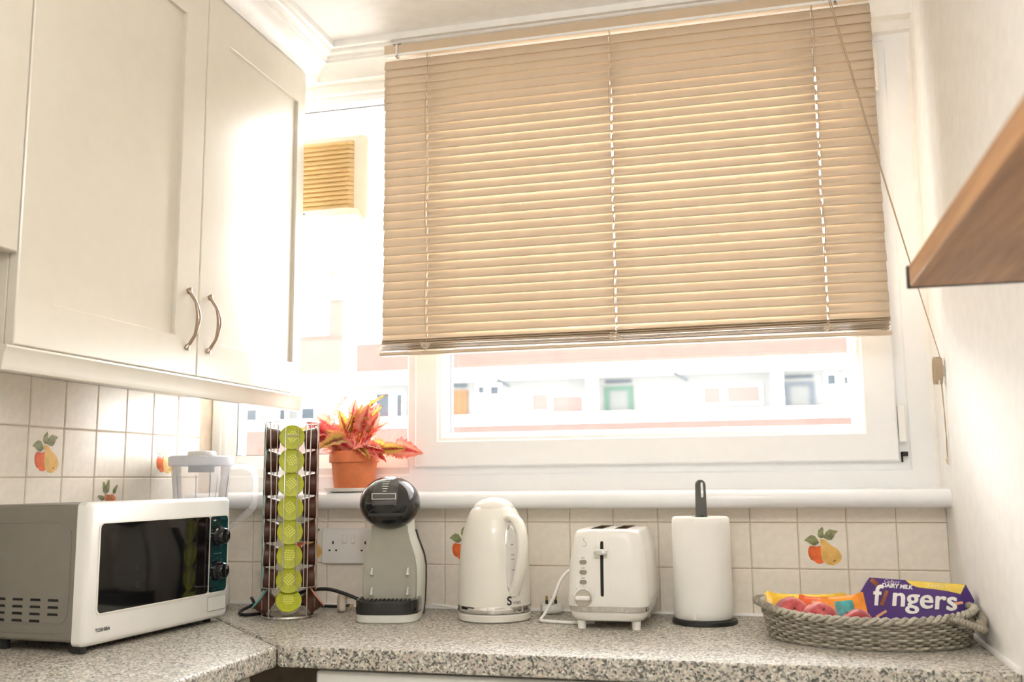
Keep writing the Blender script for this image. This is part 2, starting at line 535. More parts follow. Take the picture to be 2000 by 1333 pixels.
# under-counter fronts
dw = thing('dishwasher', 'white built-under appliance below the window worktop', 'appliance', (0, 0, 0))
box('body', white_pl, .64, 1.235, -.55, -.02, FZ + .02, -.045, dw, .004)
box('door', white_pl, .643, 1.232, -.585, -.551, FZ + .1, -.16, dw, .006)
box('control_panel', white_pl, .643, 1.232, -.59, -.551, -.155, -.048, dw, .006)
bc = thing('base_cabinet', 'cream base cabinet below the worktop beside the right wall', 'cabinet')
box('body', cab_white, 1.24, RW - .003, -.55, -.02, FZ + .1, -.042, bc)
box('door', cab_white, 1.245, RW - .006, -.572, -.551, FZ + .12, -.05, bc, .003)
bc = thing('base_cabinet', 'cream base cabinet below the left-hand worktop', 'cabinet')
box('body', cab_white, .003, .52, -1.48, -.66, FZ + .1, -.042, bc)
box('door', cab_white, .521, .541, -1.2, -.665, FZ + .12, -.05, bc, .003)
box('door', cab_white, .521, .541, -1.47, -1.205, FZ + .12, -.05, bc, .003)

# wall cupboards ------------------------------------------------------------
def shaker(name, parent, y0, y1, z0, z1, py0, py1, pz0, pz1):
    d = rect_frame_x(MB(), (y0, y1, z0, z1), (py0, py1, pz0, pz1)).build(name, cab_white, parent, smooth=25)
    box('door_panel', cab_white, .317, .3255, py0 - .004, py1 + .004, pz0 - .004, pz1 + .004, d)
    return d
def rect_frame_x(mb, outer, inner):
    rings = []
    for t, x, e in ((0, .316, 0), (0, .333, 0), (0, .335, .002), (1, .335, -.0015), (1, .3335, 0), (1, .316, 0)):
        y0, y1, z0, z1 = [o + (i - o) * t for o, i in zip(outer, inner)]
        rings.append([(x, y0 + e, z0 + e), (x, y1 - e, z0 + e), (x, y1 - e, z1 - e), (x, y0 + e, z1 - e)])
    return mb.loft(rings, loop=True)
def bow_handle(parent, y, z0, z1):
    L = z1 - z0
    pts = [(.335, y, z0), (.340, y, z0 + .006), (.347, y, z0 + .016), (.356, y, z0 + L * .25), (.362, y, z0 + L * .5), (.356, y, z1 - L * .25), (.347, y, z1 - .016), (.340, y, z1 - .006), (.335, y, z1)]
    sp = smooth_path(pts, 5)
    k = len(sp)
    rs = []
    for i in range(k):
        t = abs(i / (k - 1) - .5) * 2
        rs.append(.0036 + (.0025 if t < .3 else 0) * (1 - t / .3 if t < .3 else 0) + (.006 * ((t - .72) / .28) if t > .72 else 0))
    rings = []
    mb = MB()
    mb.tube(sp, rs, 10)
    o = mb.build('handle', nickel, parent, smooth=60)
    o['label'] = 'bowed brushed nickel handle'
    return o
cup = thing('wall_cupboard', 'cream two-door shaker wall cupboard above the microwave', 'cupboard')
box('carcass', cab_white, .001, .314, -1.105, -.076, .557, 1.455, cup, .001)
d1 = shaker('door', cup, -1.104, -.5675, .556, 1.455, -1.016, -.650, .637, 1.357)
d2 = shaker('door', cup, -.5645, -.076, .556, 1.455, -.473, -.119, .637, 1.357)
bow_handle(d1, -.607, .613, .739)
bow_handle(d2, -.524, .615, .739)
pel = [(.30, .553), (.341, .553), (.343, .549), (.338, .538), (.336, .520), (.334, .512), (.312, .512), (.31, .52), (.30, .53)]
MB().loft([[(x, -1.128, z) for x, z in pel], [(x, -.07, z) for x, z in pel]]).build('pelmet', cab_white, cup, smooth=30)
cup2 = thing('wall_cupboard', 'shorter cream wall cupboard cut off by the left edge of the photo', 'cupboard')
box('carcass', cab_white, .001, .314, -1.49, -1.108, .713, 1.455, cup2, .001)
shaker('door', cup2, -1.49, -1.108, .711, 1.455, -1.405, -1.198, .79, 1.357)

# shelf on the right wall
shelf = thing('wall_shelf', 'oak shelf with a black end strip on the right wall', 'shelf')
box('board', oak, 1.72, RW - .001, -2.3, -1.127, .566, .594, shelf, .0015)
box('end_strip', black_plastic, 1.7175, RW - .001, -1.1265, -1.116, .5655, .5945, shelf, .001)

# unseen pendant added above the camera to fill the room beyond window light
lamp = thing('added_pendant', 'white globe pendant light added out of view to brighten the kitchen', 'light', (1.40, -2.1, CZ))
MB().lathe([(.0, 0), (.05, 0), (.048, -.012), (.03, -.024), (.0, -.026)], 32).build('ceiling_rose', white_pl, lamp)
MB().tube([(0, 0, -.02), (0, 0, -.21)], .003, 8).build('flex', white_pl, lamp)
MB().lathe([(.02, -.20), (.024, -.205), (.024, -.225), (.02, -.228)], 24).build('lamp_holder', white_pl, lamp)
dif = bpy.data.materials.new('fill_globe'); dif.use_nodes = True
db = dif.node_tree.nodes['Principled BSDF']
db.inputs['Base Color'].default_value = (.9, .88, .84, 1)
db.inputs['Emission Color'].default_value = (1, .982, .955, 1)
db.inputs['Emission Strength'].default_value = LAMP
MB().lathe([(.12 * math.sin(PI * i / 20), -.345 - .12 * math.cos(PI * i / 20)) for i in range(1, 20)], 32).build('globe', dif, lamp, smooth=80)
# tall fridge added out of view to keep light off the microwave side
fr = thing('shading_fridge', 'tall white fridge added out of view to shade the microwave', 'fridge', (0, 0, 0))
box('body', white_pl, .02, .56, -2.10, -1.50, FZ + .02, .95, fr, .008)
box('upper_door', white_pl, .562, .60, -2.098, -1.502, -.1, .948, fr, .008)
box('lower_door', white_pl, .562, .60, -2.098, -1.502, FZ + .05, -.106, fr, .008)

# ------------------------------------------------------------------ venetian blind
BX0, BX1, BY = .572, 1.823, -.078
HOLES = (.695, 1.189, 1.687)
def slat_mesh(tilt, droop=0.0, holes=True, w=.0276, x0=BX0, x1=BX1, wav=0.0):
    xs = [x0, x0 + .03, x0 + .07]
    for h in HOLES: xs += [h - .09, h - .0019, h + .0019, h + .09]
    xs += [x1 - .07, x1 - .03, x1]
    xs += [x0 + (x1 - x0) * t for t in (.25, .33, .55, .62, .7, .78)]
    xs = sorted(set(round(x, 4) for x in xs))
    us = [-1, -.55, -.2, .2, .55, 1]
    vs = []; fs = []
    for x in xs:
        dz = -droop * math.sin(PI * (x - x0) / (x1 - x0)) + wav * math.sin(9 * x + wav * 900)
        for u in us:
            a = u * w / 2; c = .0022 * (1 - u * u)
            # u=-1 is the lower, room-side edge
            y = a * math.cos(tilt) - c * math.sin(tilt)
            z = a * math.sin(tilt) + c * math.cos(tilt)
            vs.append((x, y, z + dz))
    n = len(us)
    for i in range(len(xs) - 1):
        hole = holes and any(abs((xs[i] + xs[i + 1]) / 2 - h) < .002 for h in HOLES)
        for j in range(n - 1):
            if hole and j in (1, 2, 3): continue
            fs.append((i * n + j, i * n + j + 1, (i + 1) * n + j + 1, (i + 1) * n + j))
    me = bpy.data.meshes.new('slat')
    me.from_pydata(vs, [], fs)
    me.polygons.foreach_set('use_smooth', [True] * len(me.polygons))
    me.materials.append(slat_m)
    return me
blind = thing('venetian_blind', 'beige venetian blind half lowered over the window', 'blind', (0, 0, 0))
SM = [slat_mesh(math.radians(t)) for t in (75, 76, 74.5)]
ST = .0236
nsl = 32
zt = 1.447
for i in range(nsl):
    t = i / (nsl - 1)
    o = link('slat', SM[i % 3], blind, loc=(random.uniform(-.0012, .0012), BY + random.uniform(-.0007, .0007), zt - i * ST))
    if i == 16: o.data = slat_mesh(math.radians(69.5))
    so = o.modifiers.new('thickness', 'SOLIDIFY'); so.thickness = .0005
zl = zt - nsl * ST
# the last slats lie slack above the stack
for k, (dz, tl, dr) in enumerate(((.004, 55, .002), (-.0085, 25, .001))):
    o = link('slat', slat_mesh(math.radians(tl), dr, wav=.0006), blind, loc=(0, BY, zl + dz))
    so = o.modifiers.new('thickness', 'SOLIDIFY'); so.thickness = .0005
zs = .6860
for k in range(11):
    o = link('slat', slat_mesh(math.radians(random.uniform(-4, 6)), random.uniform(-.0006, .0006), True, wav=random.uniform(.0002, .0007)), blind, loc=(random.uniform(-.003, .003) - (.004 if k > 5 else 0), BY - .002 + random.uniform(-.0015, .0015), zs - k * .0026))
    so = o.modifiers.new('thickness', 'SOLIDIFY'); so.thickness = .0006
box('bottom_rail', slat_m, BX0 - .004, BX1 + .002, BY - .014, BY + .012, .6475, .6565, blind, .003)
rail_m = mat('blind_headrail_beige', (.57, .45, .32), .4)
box('headrail', rail_m, BX0 + .003, BX1, -.094, -.064, 1.471, 1.498, blind, .0015)
box('headrail_lip', white_pl, BX0 + .003, BX1, -.0945, -.0925, 1.4655, 1.4725, blind)
for h in HOLES:
    for yy in (-.0915, -.066):
        MB().tube([(h + .004 * math.sin(i), yy, 1.47 - i * .0395) for i in range(21)], .0007, 6).build('ladder_cord', cord_m, blind)
    MB().tube([(h, BY - .002, 1.47), (h, BY - .002, .66)], .0009, 6).build('lift_cord', cord_m, blind)
    # slack ladder tape bunched at the stack
    pts = []
    for i in range(15):
        a = i * 1.9 + h
        pts.append((h + .021 * math.sin(a) * (.4 + .6 * random.random()), -.0965 - .005 * random.random(), .668 + .016 * math.cos(a * 1.37) * (.3 + .7 * random.random())))
    MB().tube(smooth_path(pts, 6), .00075, 5).build('slack_cord', mat('pale_cord', (.70, .60, .46), .8), blind)
for bx in (.612, 1.742):
    MB().box(bx - .011, bx + .011, -.098, -.082, 1.4985, 1.504).box(bx - .003, bx + .003, -.0975, -.0950, 1.462, 1.5).box(bx - .003, bx + .006, -.0975, -.088, 1.460, 1.4645).build('bracket', chrome, blind)
    MB().lathe([(.004, 0), (.004, .005), (.0015, .007)], 10).build('bracket_screw', chrome, blind, loc=(bx - .006, -.098, 1.5), rot=(PI / 2, 0, 0))
box('cord_lock', rubber, 1.714, 1.736, -.0955, -.0935, 1.473, 1.484, blind, .0005)
for dx in (0, .004):
    a = Vector((1.727 + dx, -.096, 1.474)); b = Vector((RW - .006, -.100, .585))
    MB().tube([a.lerp(b, t / 14) + Vector((0, 0, -.008 * math.sin(PI * t / 14))) for t in range(15)], .0011, 6).build('pull_cord', cord_m, blind)
cleat = thing('cord_cleat', 'cord cleat wound with blind cord on the right wall', 'cleat', (RW, -.10, .558))
MB().box(-.012, 0, -.005, .005, -.012, .012).box(-.014, -.010, -.004, .004, -.030, .030).build('cleat_body', white_pl, cleat, bevel=.002)
for k in range(10):
    e = .0008 + .0010 * k
    MB().tube([(-.0065 - .0017 * k - .001 * math.cos(2 * PI * i / 20), (.010 - e * .25) * math.cos(2 * PI * i / 20 + .6) - .001, .0285 * math.sin(2 * PI * i / 20) + .001 * (k % 3)) for i in range(20)], .0018, 6, True).build('wound_cord', cord_m, cleat)
for s in (-1, 1):
    pts = [(-.008, .004 * s, -.02), (-.006, .002 * s + .004, -.07), (-.005, -.003 * s + .006, -.12), (-.004, .004 * s + .01, -.16), (-.004, .002 * s + .014, -.20)]
    MB().tube(smooth_path(pts, 6), .0011, 6).build('hanging_cord', cord_m, cleat)
MB().tube([(-.005 - .002 * math.sin(i * 2), .014 + .009 * math.sin(i * 1.7), -.20 + .008 * math.cos(i * 1.1)) for i in range(14)], .0009, 5).build('cord_knot', MATS['pale_cord'], cleat)

# ------------------------------------------------------------------ microwave
mw = thing('microwave', 'white microwave oven with black glass door', 'microwave', (.259, -.54, 0), math.radians(-3.46))
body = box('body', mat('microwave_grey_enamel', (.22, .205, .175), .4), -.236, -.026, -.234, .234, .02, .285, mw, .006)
slot_m0 = mat('seam_dark', (.05, .045, .04), .8)
def rrx(y0, y1, z0, z1, r, x, n=6):
    return [(x, u, v) for u, v in rr((y1 - y0) / 2, (z1 - z0) / 2, r, n, (y0 + y1) / 2, (z0 + z1) / 2)]
box('seam', slot_m0, -.0275, -.0262, -.2352, .2352, .0205, .2862, mw)
MB().loft([rrx(-.24, .24, .012, .29, .012, -.026), rrx(-.24, .24, .012, .29, .012, -.008), rrx(-.237, .237, .015, .287, .011, -.003), rrx(-.231, .231, .021, .281, .01, 0)]).build('front_bezel', mw_white, mw)
MB().poly(rr(.2195, .09, .012, 6, .0115, .1595), [rr(.2165, .087, .010, 6, .0115, .1595)], lambda u, v, d: (d, u, v), 0, .0022).build('glass_trim', mat('trim_pale', (.82, .80, .74), .3), mw)
win = MB().loft([rrx(-.205, .1555, .0725, .2465, .008, .0002), rrx(-.205, .1555, .0725, .2465, .008, .0012)]).build('door_glass', mat('black_glass', (.006, .006, .006), .06, coat=.5), mw)
cp = MB().loft([rrx(.1595, .228, .0725, .2465, .008, .0002), rrx(.1595, .228, .0725, .2465, .008, .0012)]).build('control_panel', mat('teal_reflection_glass', (.003, .022, .026), .08, coat=.5), mw)  # teal reflection is tinted into the panel's black base colour
box('divider', mat('trim_grey', (.55, .52, .46), .4), .0012, .0019, .1562, .1588, .0725, .2465, mw)
for kz in (.201, .121):
    kn = MB().lathe([(.0235, 0), (.0235, .006), (.019, .008), (.018, .02), (.016, .0225)], 32).build('knob', black_gloss, cp, loc=(.0012, .190, kz), rot=(0, PI / 2, 0))
    box('knob_grip', black_gloss, .022, .028, .1865, .1935, kz - .016, kz + .016, cp, .002)
    box('pointer', white_pl, .0281, .0285, .1895, .1905, kz + .004, kz + .014, cp)
    for a in range(9):
        t = math.radians(-120 + a * 30)
        box('dial_mark', mat('dial_grey', (.45, .5, .5), .5), .0013, .0016, .190 + .0285 * math.sin(t) - .0006, .190 + .0285 * math.sin(t) + .0006, kz + .0285 * math.cos(t) - .0006, kz + .0285 * math.cos(t) + .0006, cp)
box('dial_mark', MATS['dial_grey'], .0013, .0016, .175, .205, .160, .1606, cp)
box('dial_mark', MATS['dial_grey'], .0013, .0016, .170, .180, .236, .239, cp)
MB().poly(rr(.036, .0165, .003, 4, .194, .046), [rr(.0352, .0157, .0025, 4, .194, .046)], lambda u, v, d: (d, u, v), 0, .0008).build('button_outline', mat('seam_grey', (.42, .40, .36), .5), mw)
box('door_button', mw_white, 0, .0014, .16, .228, .031, .061, mw, .001)
box('button_ridge', white_pl, .0014, .0024, .175, .214, .0565, .058, mw)
text_mesh('brand_lettering', 'TOSHIBA', .0098, black_plastic, mw, (.0004, -.206, .037), (PI / 2, 0, PI / 2), bold=.0002, space=1.05)
# side panel (towards the camera)
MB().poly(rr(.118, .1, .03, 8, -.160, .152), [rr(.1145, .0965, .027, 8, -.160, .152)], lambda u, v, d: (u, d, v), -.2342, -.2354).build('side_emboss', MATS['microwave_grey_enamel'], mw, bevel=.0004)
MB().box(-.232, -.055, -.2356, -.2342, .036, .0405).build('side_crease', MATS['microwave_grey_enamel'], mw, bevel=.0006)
slot_m = mat('vent_dark', (.012, .011, .01), .8)
for c in range(5):
    for r in range(4):
        if c == 0 and r == 3: continue
        x1 = -.066 - c * .0435; z = .097 - r * .0135
        MB().loft([[(x1 - .026, -.2342, z), (x1, -.2342, z), (x1 - .0015, -.2342, z + .0048), (x1 - .0245, -.2342, z + .0048)], [(x1 - .026, -.2347, z), (x1, -.2347, z), (x1 - .0015, -.2347, z + .0048), (x1 - .0245, -.2347, z + .0048)]]).build('vent_slot', slot_m, mw)
for x, y in ((-.04, -.215), (-.21, -.215), (-.04, .215), (-.21, .215)):
    MB().lathe([(.009, 0), (.010, .02)], 16).build('foot', rubber, mw, loc=(x, y, 0))
box('foot_block', rubber, -.026, -.004, -.238, -.222, .002, .0118, mw)

# ------------------------------------------------------------------ jug blender
bl = thing('jug_blender', 'clear jug blender with pale lid standing behind the microwave', 'blender', (.105, -.165, 0))
MB().lathe([(.078, .012), (.082, .02), (.080, .06), (.070, .11), (.055, .145), (.052, .155)], 36).build('motor_base', white_pl, bl)
for a in range(4):
    MB().lathe([(.012, 0), (.012, .014)], 12).build('foot', rubber, bl, loc=(.058 * math.cos(a * PI / 2 + .5), .058 * math.sin(a * PI / 2 + .5), 0))
MB().lathe([(.05, .156), (.054, .165), (.064, .25), (.0765, .374), (.0735, .374), (.061, .25), (.051, .17), (.0, .168)], 40).build('jug', clear_pl, bl)
for a in (.3, 1.5, 3.6, 4.3, 5.1, 5.6):
    MB().tube([((.052 + (z - .165) * .108) * math.cos(a), (.052 + (z - .165) * .108) * math.sin(a), z) for z in (.19, .25, .30, .345)], .0009, 5).build('jug_rib', mat('rib_grey', (.35, .33, .42), .4), bl)
lidm = mat('pale_lid', (.80, .81, .84), .35, transl=.55)
MB().lathe([(.079, .368), (.083, .370), (.083, .391), (.078, .3945), (.0, .3955)], 44).build('lid', lidm, bl)
MB().lathe([(.034, .3955), (.036, .397), (.036, .404), (.032, .407), (.0, .4075)], 32).build('lid_cap', white_pl, bl)
MB().lathe([(.033, .352), (.033, .3675)], 28).build('lid_plug', lidm, bl)
hv = Vector((.968, .249, 0))
MB().tube([hv * r + Vector((0, 0, z)) for r, z in smooth_path([(.070, .372, 0), (.105, .372, 0), (.136, .362, 0), (.142, .335, 0), (.142, .285, 0), (.136, .262, 0), (.11, .235, 0), (.066, .205, 0)], 5) for r, z in [(r, z)]] if False else [hv * p[0] + Vector((0, 0, p[1])) for p in smooth_path([(.076, .366, 0), (.105, .368, 0), (.134, .358, 0), (.142, .335, 0), (.142, .285, 0), (.136, .262, 0), (.11, .235, 0), (.064, .205, 0)], 5)], .0085, 10).build('jug_handle', clear_pl, bl)

# ------------------------------------------------------------------ capsule tower
RX, RYY = .388, -.215
AZ = math.radians(-63)
rack = thing('capsule_tower', 'chrome wire coffee capsule tower on a round base', 'rack', (RX, RYY, 0), AZ + PI / 2)
# local: front column faces local -Y
MB().lathe([(.064, 0), (.067, .003), (.065, .007), (.056, .009), (.05, .0075), (.0, .0075)], 44).build('base', steel_wire, rack)
def wire(pts, r=.0014): return MB().tube(pts, r, 7)
for qa in range(4):
    R_ = Matrix.Rotation(qa * PI / 2, 3, 'Z')
    def q(x, y, z): return R_ @ Vector((x, y, z))
    z0, z1 = .074, .470
    plan = [(.0155, -.0655), (.030, -.066), (.0605, -.044), (.066, -.030), (.0655, -.0155)]
    loop = [q(.0155, -.0655, z0 + .006), q(.0155, -.0655, z1 - .006)] + [q(x, y, z1) for x, y in plan[1:-1]] + [q(.0655, -.0155, z1 - .006), q(.0655, -.0155, z0 + .006)] + [q(x, y, z0) for x, y in reversed(plan[1:-1])]
    MB().tube(loop, .0014, 7, True).build('wire_guide', steel_wire, rack, smooth=60)
    for x, y in ((.034, -.062), (.062, -.034)):
        wire([q(x, y, z0), q(x, y, z1)], .0012).build('wire_guide', steel_wire, rack, smooth=60)
    wire([q(.043, -.046, .006), q(.043, -.046, .30), q(.0455, -.052, .47)], .0017).build('leg', steel_wire, rack, smooth=60)
    # curved catch at the foot of the column
    wire([q(.030 * math.cos(a), -.050 - .012 * math.sin(-a) * 0 - .012, .045 + .030 * math.sin(a)) for a in [PI + PI * i / 12 for i in range(13)]], .0015).build('capsule_catch', steel_wire, rack, smooth=60)
wire([(-.0155, -.0655, .437), (.0155, -.0655, .437)]).build('cross_wire', steel_wire, rack)
lime = mat('lime_foil', (.40, .43, .012), .42, var=.12, scale=120, bump=.5, bscale=160)
teal = mat('teal_foil', (.12, .55, .52), .4)
rose = mat('rose_foil', (.72, .34, .25), .4)
brown = mat('brown_capsule', (.085, .028, .014), .35)
pale_cup = mat('pale_capsule', (.80, .76, .62), .35, transl=.2)
def lathe_y(prof, n=32):
    return [[(r * math.cos(2 * PI * j / n), y, r * math.sin(2 * PI * j / n)) for j in range(n)] for r, y in prof]
pod_cup = MB().loft(lathe_y([(.0225, .034), (.0240, .030), (.0270, .004), (.0302, .003), (.0302, .0006), (.0, .0006)])).build('cup', brown)
pod_lid = MB().loft(lathe_y([(.0302, .0006), (.0304, -.0004), (.0292, -.0012), (.0274, -.0006), (.0, -.0006)])).build('lid', lime)
emb = MB()
for i in range(5):
    w = (.010, .013, .012, .013, .009)[i]
    z = .011 - i * .0052
    for s in range(4):
        a = -w + s * w * .5
        emb.add([(a, -.0010, z), (a + w * .38, -.0010, z + .001), (a + w * .38, -.0010, z + .0038), (a, -.0010, z + .0028)], [(0, 1, 2, 3)])
pod_emb = emb.build('lid_print', mat('lime_print', (.66, .68, .12), .4))
protos = (pod_cup, pod_lid, pod_emb)
mesh_cup, mesh_lid, mesh_emb = [p.data for p in protos]
for p in protos: bpy.data.objects.remove(p)
def recol(me, m):
    c = me.copy(); c.materials.clear(); c.materials.append(m); return c
lid_meshes = {'lime': mesh_lid, 'teal': recol(mesh_lid, teal), 'rose': recol(mesh_lid, rose)}
cup_pale = recol(mesh_cup, pale_cup)
ORD = ['topmost', 'second from top', 'third from top', 'fourth from top', 'fifth from top', 'sixth from top', 'seventh from top', 'bottom, tilted']
for colname, ang, key in (('front', 0, 'lime'), ('left', -PI / 2, 'teal'), ('right', PI / 2, 'rose')):
    for i in range(8):
        z = .433 - i * .0568 if i < 7 else .046
        a = AZ + PI / 2 + ang
        rad = .0625 if i < 7 else (.064 if colname == 'front' else .068)
        d = Vector((math.sin(a), -math.cos(a), 0))
        side = {'front': 'lime-lidded capsule in the front column of the capsule tower', 'left': 'brown capsule with teal lid in the left column of the capsule tower', 'right': 'brown capsule with rose lid in the right column of the capsule tower'}[colname]
        pod = thing('coffee_capsule', side + ', ' + ORD[i], 'capsule', (RX + d.x * rad, RYY + d.y * rad, z), a, 'capsules in the wire tower')
        if i == 7: pod.rotation_euler = (math.radians(-38 if colname != 'front' else -34), 0, a)
        else: pod.rotation_euler = (math.radians(random.uniform(-7, -3)), 0, a + random.uniform(-.05, .05))
        link('cup', cup_pale if (colname == 'front' and i == 7) else mesh_cup, pod)
        link('lid', lid_meshes[key], pod)
        if key == 'lime': link('lid_print', mesh_emb, pod, rot=(0, random.uniform(-1.2, 1.2), 0))

# ------------------------------------------------------------------ coffee machine
cm = thing('coffee_machine', 'grey capsule coffee machine with glossy black round head', 'coffee machine', (.645, -.185, 0), math.radians(11))
shell = mat('pale_grey_shell', (.66, .67, .61), .3)
taupe = mat('taupe_front', (.36, .35, .29), .25)
def bring(z, w, yf, yb, n=28, p=3.2):
    cy = (yf + yb) / 2; hd = (yb - yf) / 2
    out = []
    for j in range(n):
        a = 2 * PI * j / n
        c, s = math.cos(a), math.sin(a)
        out.append((w * math.copysign(abs(c) ** (2 / p), c), cy + hd * math.copysign(abs(s) ** (2 / p), s), z))
    return out
BR = [(.0, .070, -.03, .075), (.03, .0735, -.032, .082), (.08, .075, -.03, .088), (.12, .0745, -.03, .09), (.145, .070, -.03, .088), (.165, .063, -.031, .084), (.185, .056, -.034, .077), (.205, .051, -.038, .068), (.235, .05, -.042, .058)]
MB().loft([bring(*b) for b in BR]).build('body', shell, cm, smooth=60)
MB().loft([bring(z, w * .96, yb - .012, yb + .014 + w * .05) for z, w, yf, yb in BR[:-1]]).build('water_tank', mat('smoked_tank', (.06, .06, .06), .2), cm, smooth=60)
def front_y(z):
    for a, b in zip(BR, BR[1:]):
        if a[0] <= z <= b[0]:
            t = (z - a[0]) / (b[0] - a[0]); return a[2] + (b[2] - a[2]) * t, a[1] + (b[1] - a[1]) * t
    return BR[-1][2], BR[-1][1]
rows = []
for i in range(15):
    z = .045 + i * .0125
    yf, w = front_y(z)
    w *= .86
    rows.append([(-w, yf + .006, z), (-w * .97, yf - .001, z), (-w * .5, yf - .0035, z), (w * .5, yf - .0035, z), (w * .97, yf - .001, z), (w, yf + .006, z)])
MB().loft(rows, False, False, closed=False).build('front_panel', taupe, cm, smooth=60)
for px in (-.043, .043):
    for pz in (.066, .112):
        yf, _ = front_y(pz)
        MB().loft([[(px - .0035, yf - .003, pz - .009), (px + .0055, yf - .003, pz - .009), (px + .0045, yf - .003, pz + .009), (px, yf - .003, pz + .009)], [(px - .002, yf - .012, pz - .008), (px + .004, yf - .012, pz - .008), (px + .003, yf - .010, pz + .006), (px, yf - .010, pz + .006)]]).build('tray_peg', shell, cm, bevel=.001)
def dring(z, w, yf, yb, n=24):
    pts = [(w, yb, z), (-w, yb, z)]
    for i in range(n + 1):
        a = PI + PI * i / n
        pts.append((w * math.copysign(abs(math.cos(a)) ** .55, math.cos(a)), -.045 + (yf + .045) * abs(math.sin(a)) ** .8, z))
    return pts
MB().loft([dring(0, .071, -.100, -.01), dring(.003, .0735, -.104, -.01), dring(.0195, .0735, -.104, -.01)]).build('base', shell, cm)
MB().loft([dring(.0197, .0742, -.105, -.01), dring(.047, .0742, -.105, -.01), dring(.051, .072, -.102, -.01), dring(.0505, .068, -.097, -.012), dring(.046, .067, -.096, -.013)]).build('drip_tray', black_gloss, cm)
for i in range(13):
    x = -.06 + i * .01
    box('grille_bar', black_plastic, x - .0018, x + .0018, -.088, -.018, .046, .0495, cm)
HC = (0, -.032, .273)
n1 = 28
prof = [(math.sin(PI * i / n1), -math.cos(PI * i / n1)) for i in range(1, n1)]
head = MB().lathe([(.0725 * s, .0635 * c) for s, c in prof], 48, HC, 1, 1.02).build('head', black_gloss, cm, smooth=60)
def on_head(x, z, off=.0):
    zz = (z - HC[2]) / .0635
    r2 = max(0, (1 - zz * zz)) * .0725 ** 2 - x * x
    return HC[1] - math.sqrt(max(r2, 0)) * 1.02 - off
rings = []
for z in [.268, .278, .29, .30, .31, .319, .327]:
    rings.append([(x, on_head(x, z, .0035), z) for x in (-.029, -.02, 0, .02, .029)])
MB().loft(rings, False, False, closed=False).build('slider_cover', mat('dark_chrome', (.10, .10, .10), .15, metal=.6), head, smooth=60)
for k, (w, z) in enumerate(((.0085, .3235), (.0080, .3185), (.0070, .313), (.0062, .3075), (.0048, .302))):
    y = on_head(0, z, .0055)
    MB().box(-w, w, y, y + .002, z - .0009, z + .0009).build('volume_bar', mat('bar_white', (.8, .78, .7), .4), head, bevel=.0003)
y = on_head(0, .290, .009)
MB().poly(rr(.0285, .0072, .0015, 3, 0, .290), [rr(.0268, .0055, .001, 3, 0, .290)], lambda u, v, d: (u, d, v), y, y + .006).build('lever_frame', chrome, head)
box('lever', mat('smoke_grey', (.09, .09, .085), .15), -.0265, .0265, y + .001, y + .012, .285, .295, head, .001)
y = on_head(0, .276, .007)
box('lever_lip', MATS['dark_chrome'], -.025, .025, y, y + .012, .268, .2815, head, .003)
box('capsule_slot', black_plastic, -.04, .04, on_head(0, .247, .002), on_head(0, .247, .002) + .02, .243, .251, head, .002)

# ------------------------------------------------------------------ kettle
kt = thing('kettle', 'cream jug kettle with chrome band', 'kettle', (.893, -.155, 0))
MB().lathe([(.080, 0), (.0855, .003), (.0865, .016), (.084, .019)], 56).build('power_base', cream_enamel, kt)
MB().lathe([(.0835, .0195), (.0870, .021), (.0876, .024), (.0874, .034), (.0868, .036)], 56).build('chrome_band', chrome, kt)
KP = [(.0862, .036), (.0866, .039), (.0858, .07), (.0835, .125), (.079, .177), (.073, .208), (.0645, .234), (.056, .252), (.0505, .259), (.0485, .2605)]
MB().lathe(KP, 64, cap1=True).build('body', cream_enamel, kt, smooth=60)
MB().lathe([(.0482, .2606), (.0475, .2635), (.041, .272), (.028, .279), (.012, .2835), (.001, .2842)], 48).build('lid', cream_enamel, kt, smooth=60)
MB().lathe([(.0495, .2590), (.0505, .2600), (.0492, .2612)], 48).build('lid_ring', chrome, kt)
def kr(z):
    for a, b in zip(KP, KP[1:]):
        if a[1] <= z <= b[1]: return a[0] + (b[0] - a[0]) * (z - a[1]) / (b[1] - a[1])
    return KP[-1][0]
KA = math.radians(-42)
def kpt(r, z, da=0.0): return Vector((r * math.cos(KA + da), r * math.sin(KA + da), z))
def patch(z0, z1, hw, off, m, name, n=14):
    rows = []
    for i in range(n + 1):
        t = i / n; z = z0 + (z1 - z0) * t
        k = math.sqrt(max(0, 1 - abs(2 * t - 1) ** 5))
        w = max(hw * k, .02)
        rows.append([kpt(kr(z) + off - (.0015 if abs(u) == 1 else 0), z, w * u) for u in (-1, -.9, -.45, 0, .45, .9, 1)])
    return MB().loft(rows, False, False, closed=False).build(name, m, kt, smooth=60)
patch(.058, .222, .245, .0012, chrome, 'gauge_surround')
gau = patch(.063, .217, .205, .0022, mat('gauge_clear', (.70, .67, .63), .15), 'water_gauge')
for i, z in enumerate((.095, .118, .142, .152, .175)):
    rows = [[kpt(kr(z + e) + .0028, z + e, -.03 + u) for u in (-.05, 0, .05)] for e in (0, .0025)]
    MB().loft(rows, False, False, closed=False).build('gauge_mark', mat('mark_grey', (.32, .30, .28), .5), gau)
hp = smooth_path([(.062, .236, 0), (.085, .2375, 0), (.106, .226, 0), (.119, .200, 0), (.121, .168, 0), (.115, .132, 0), (.102, .098, 0), (.091, .076, 0), (.084, .064, 0)], 6)
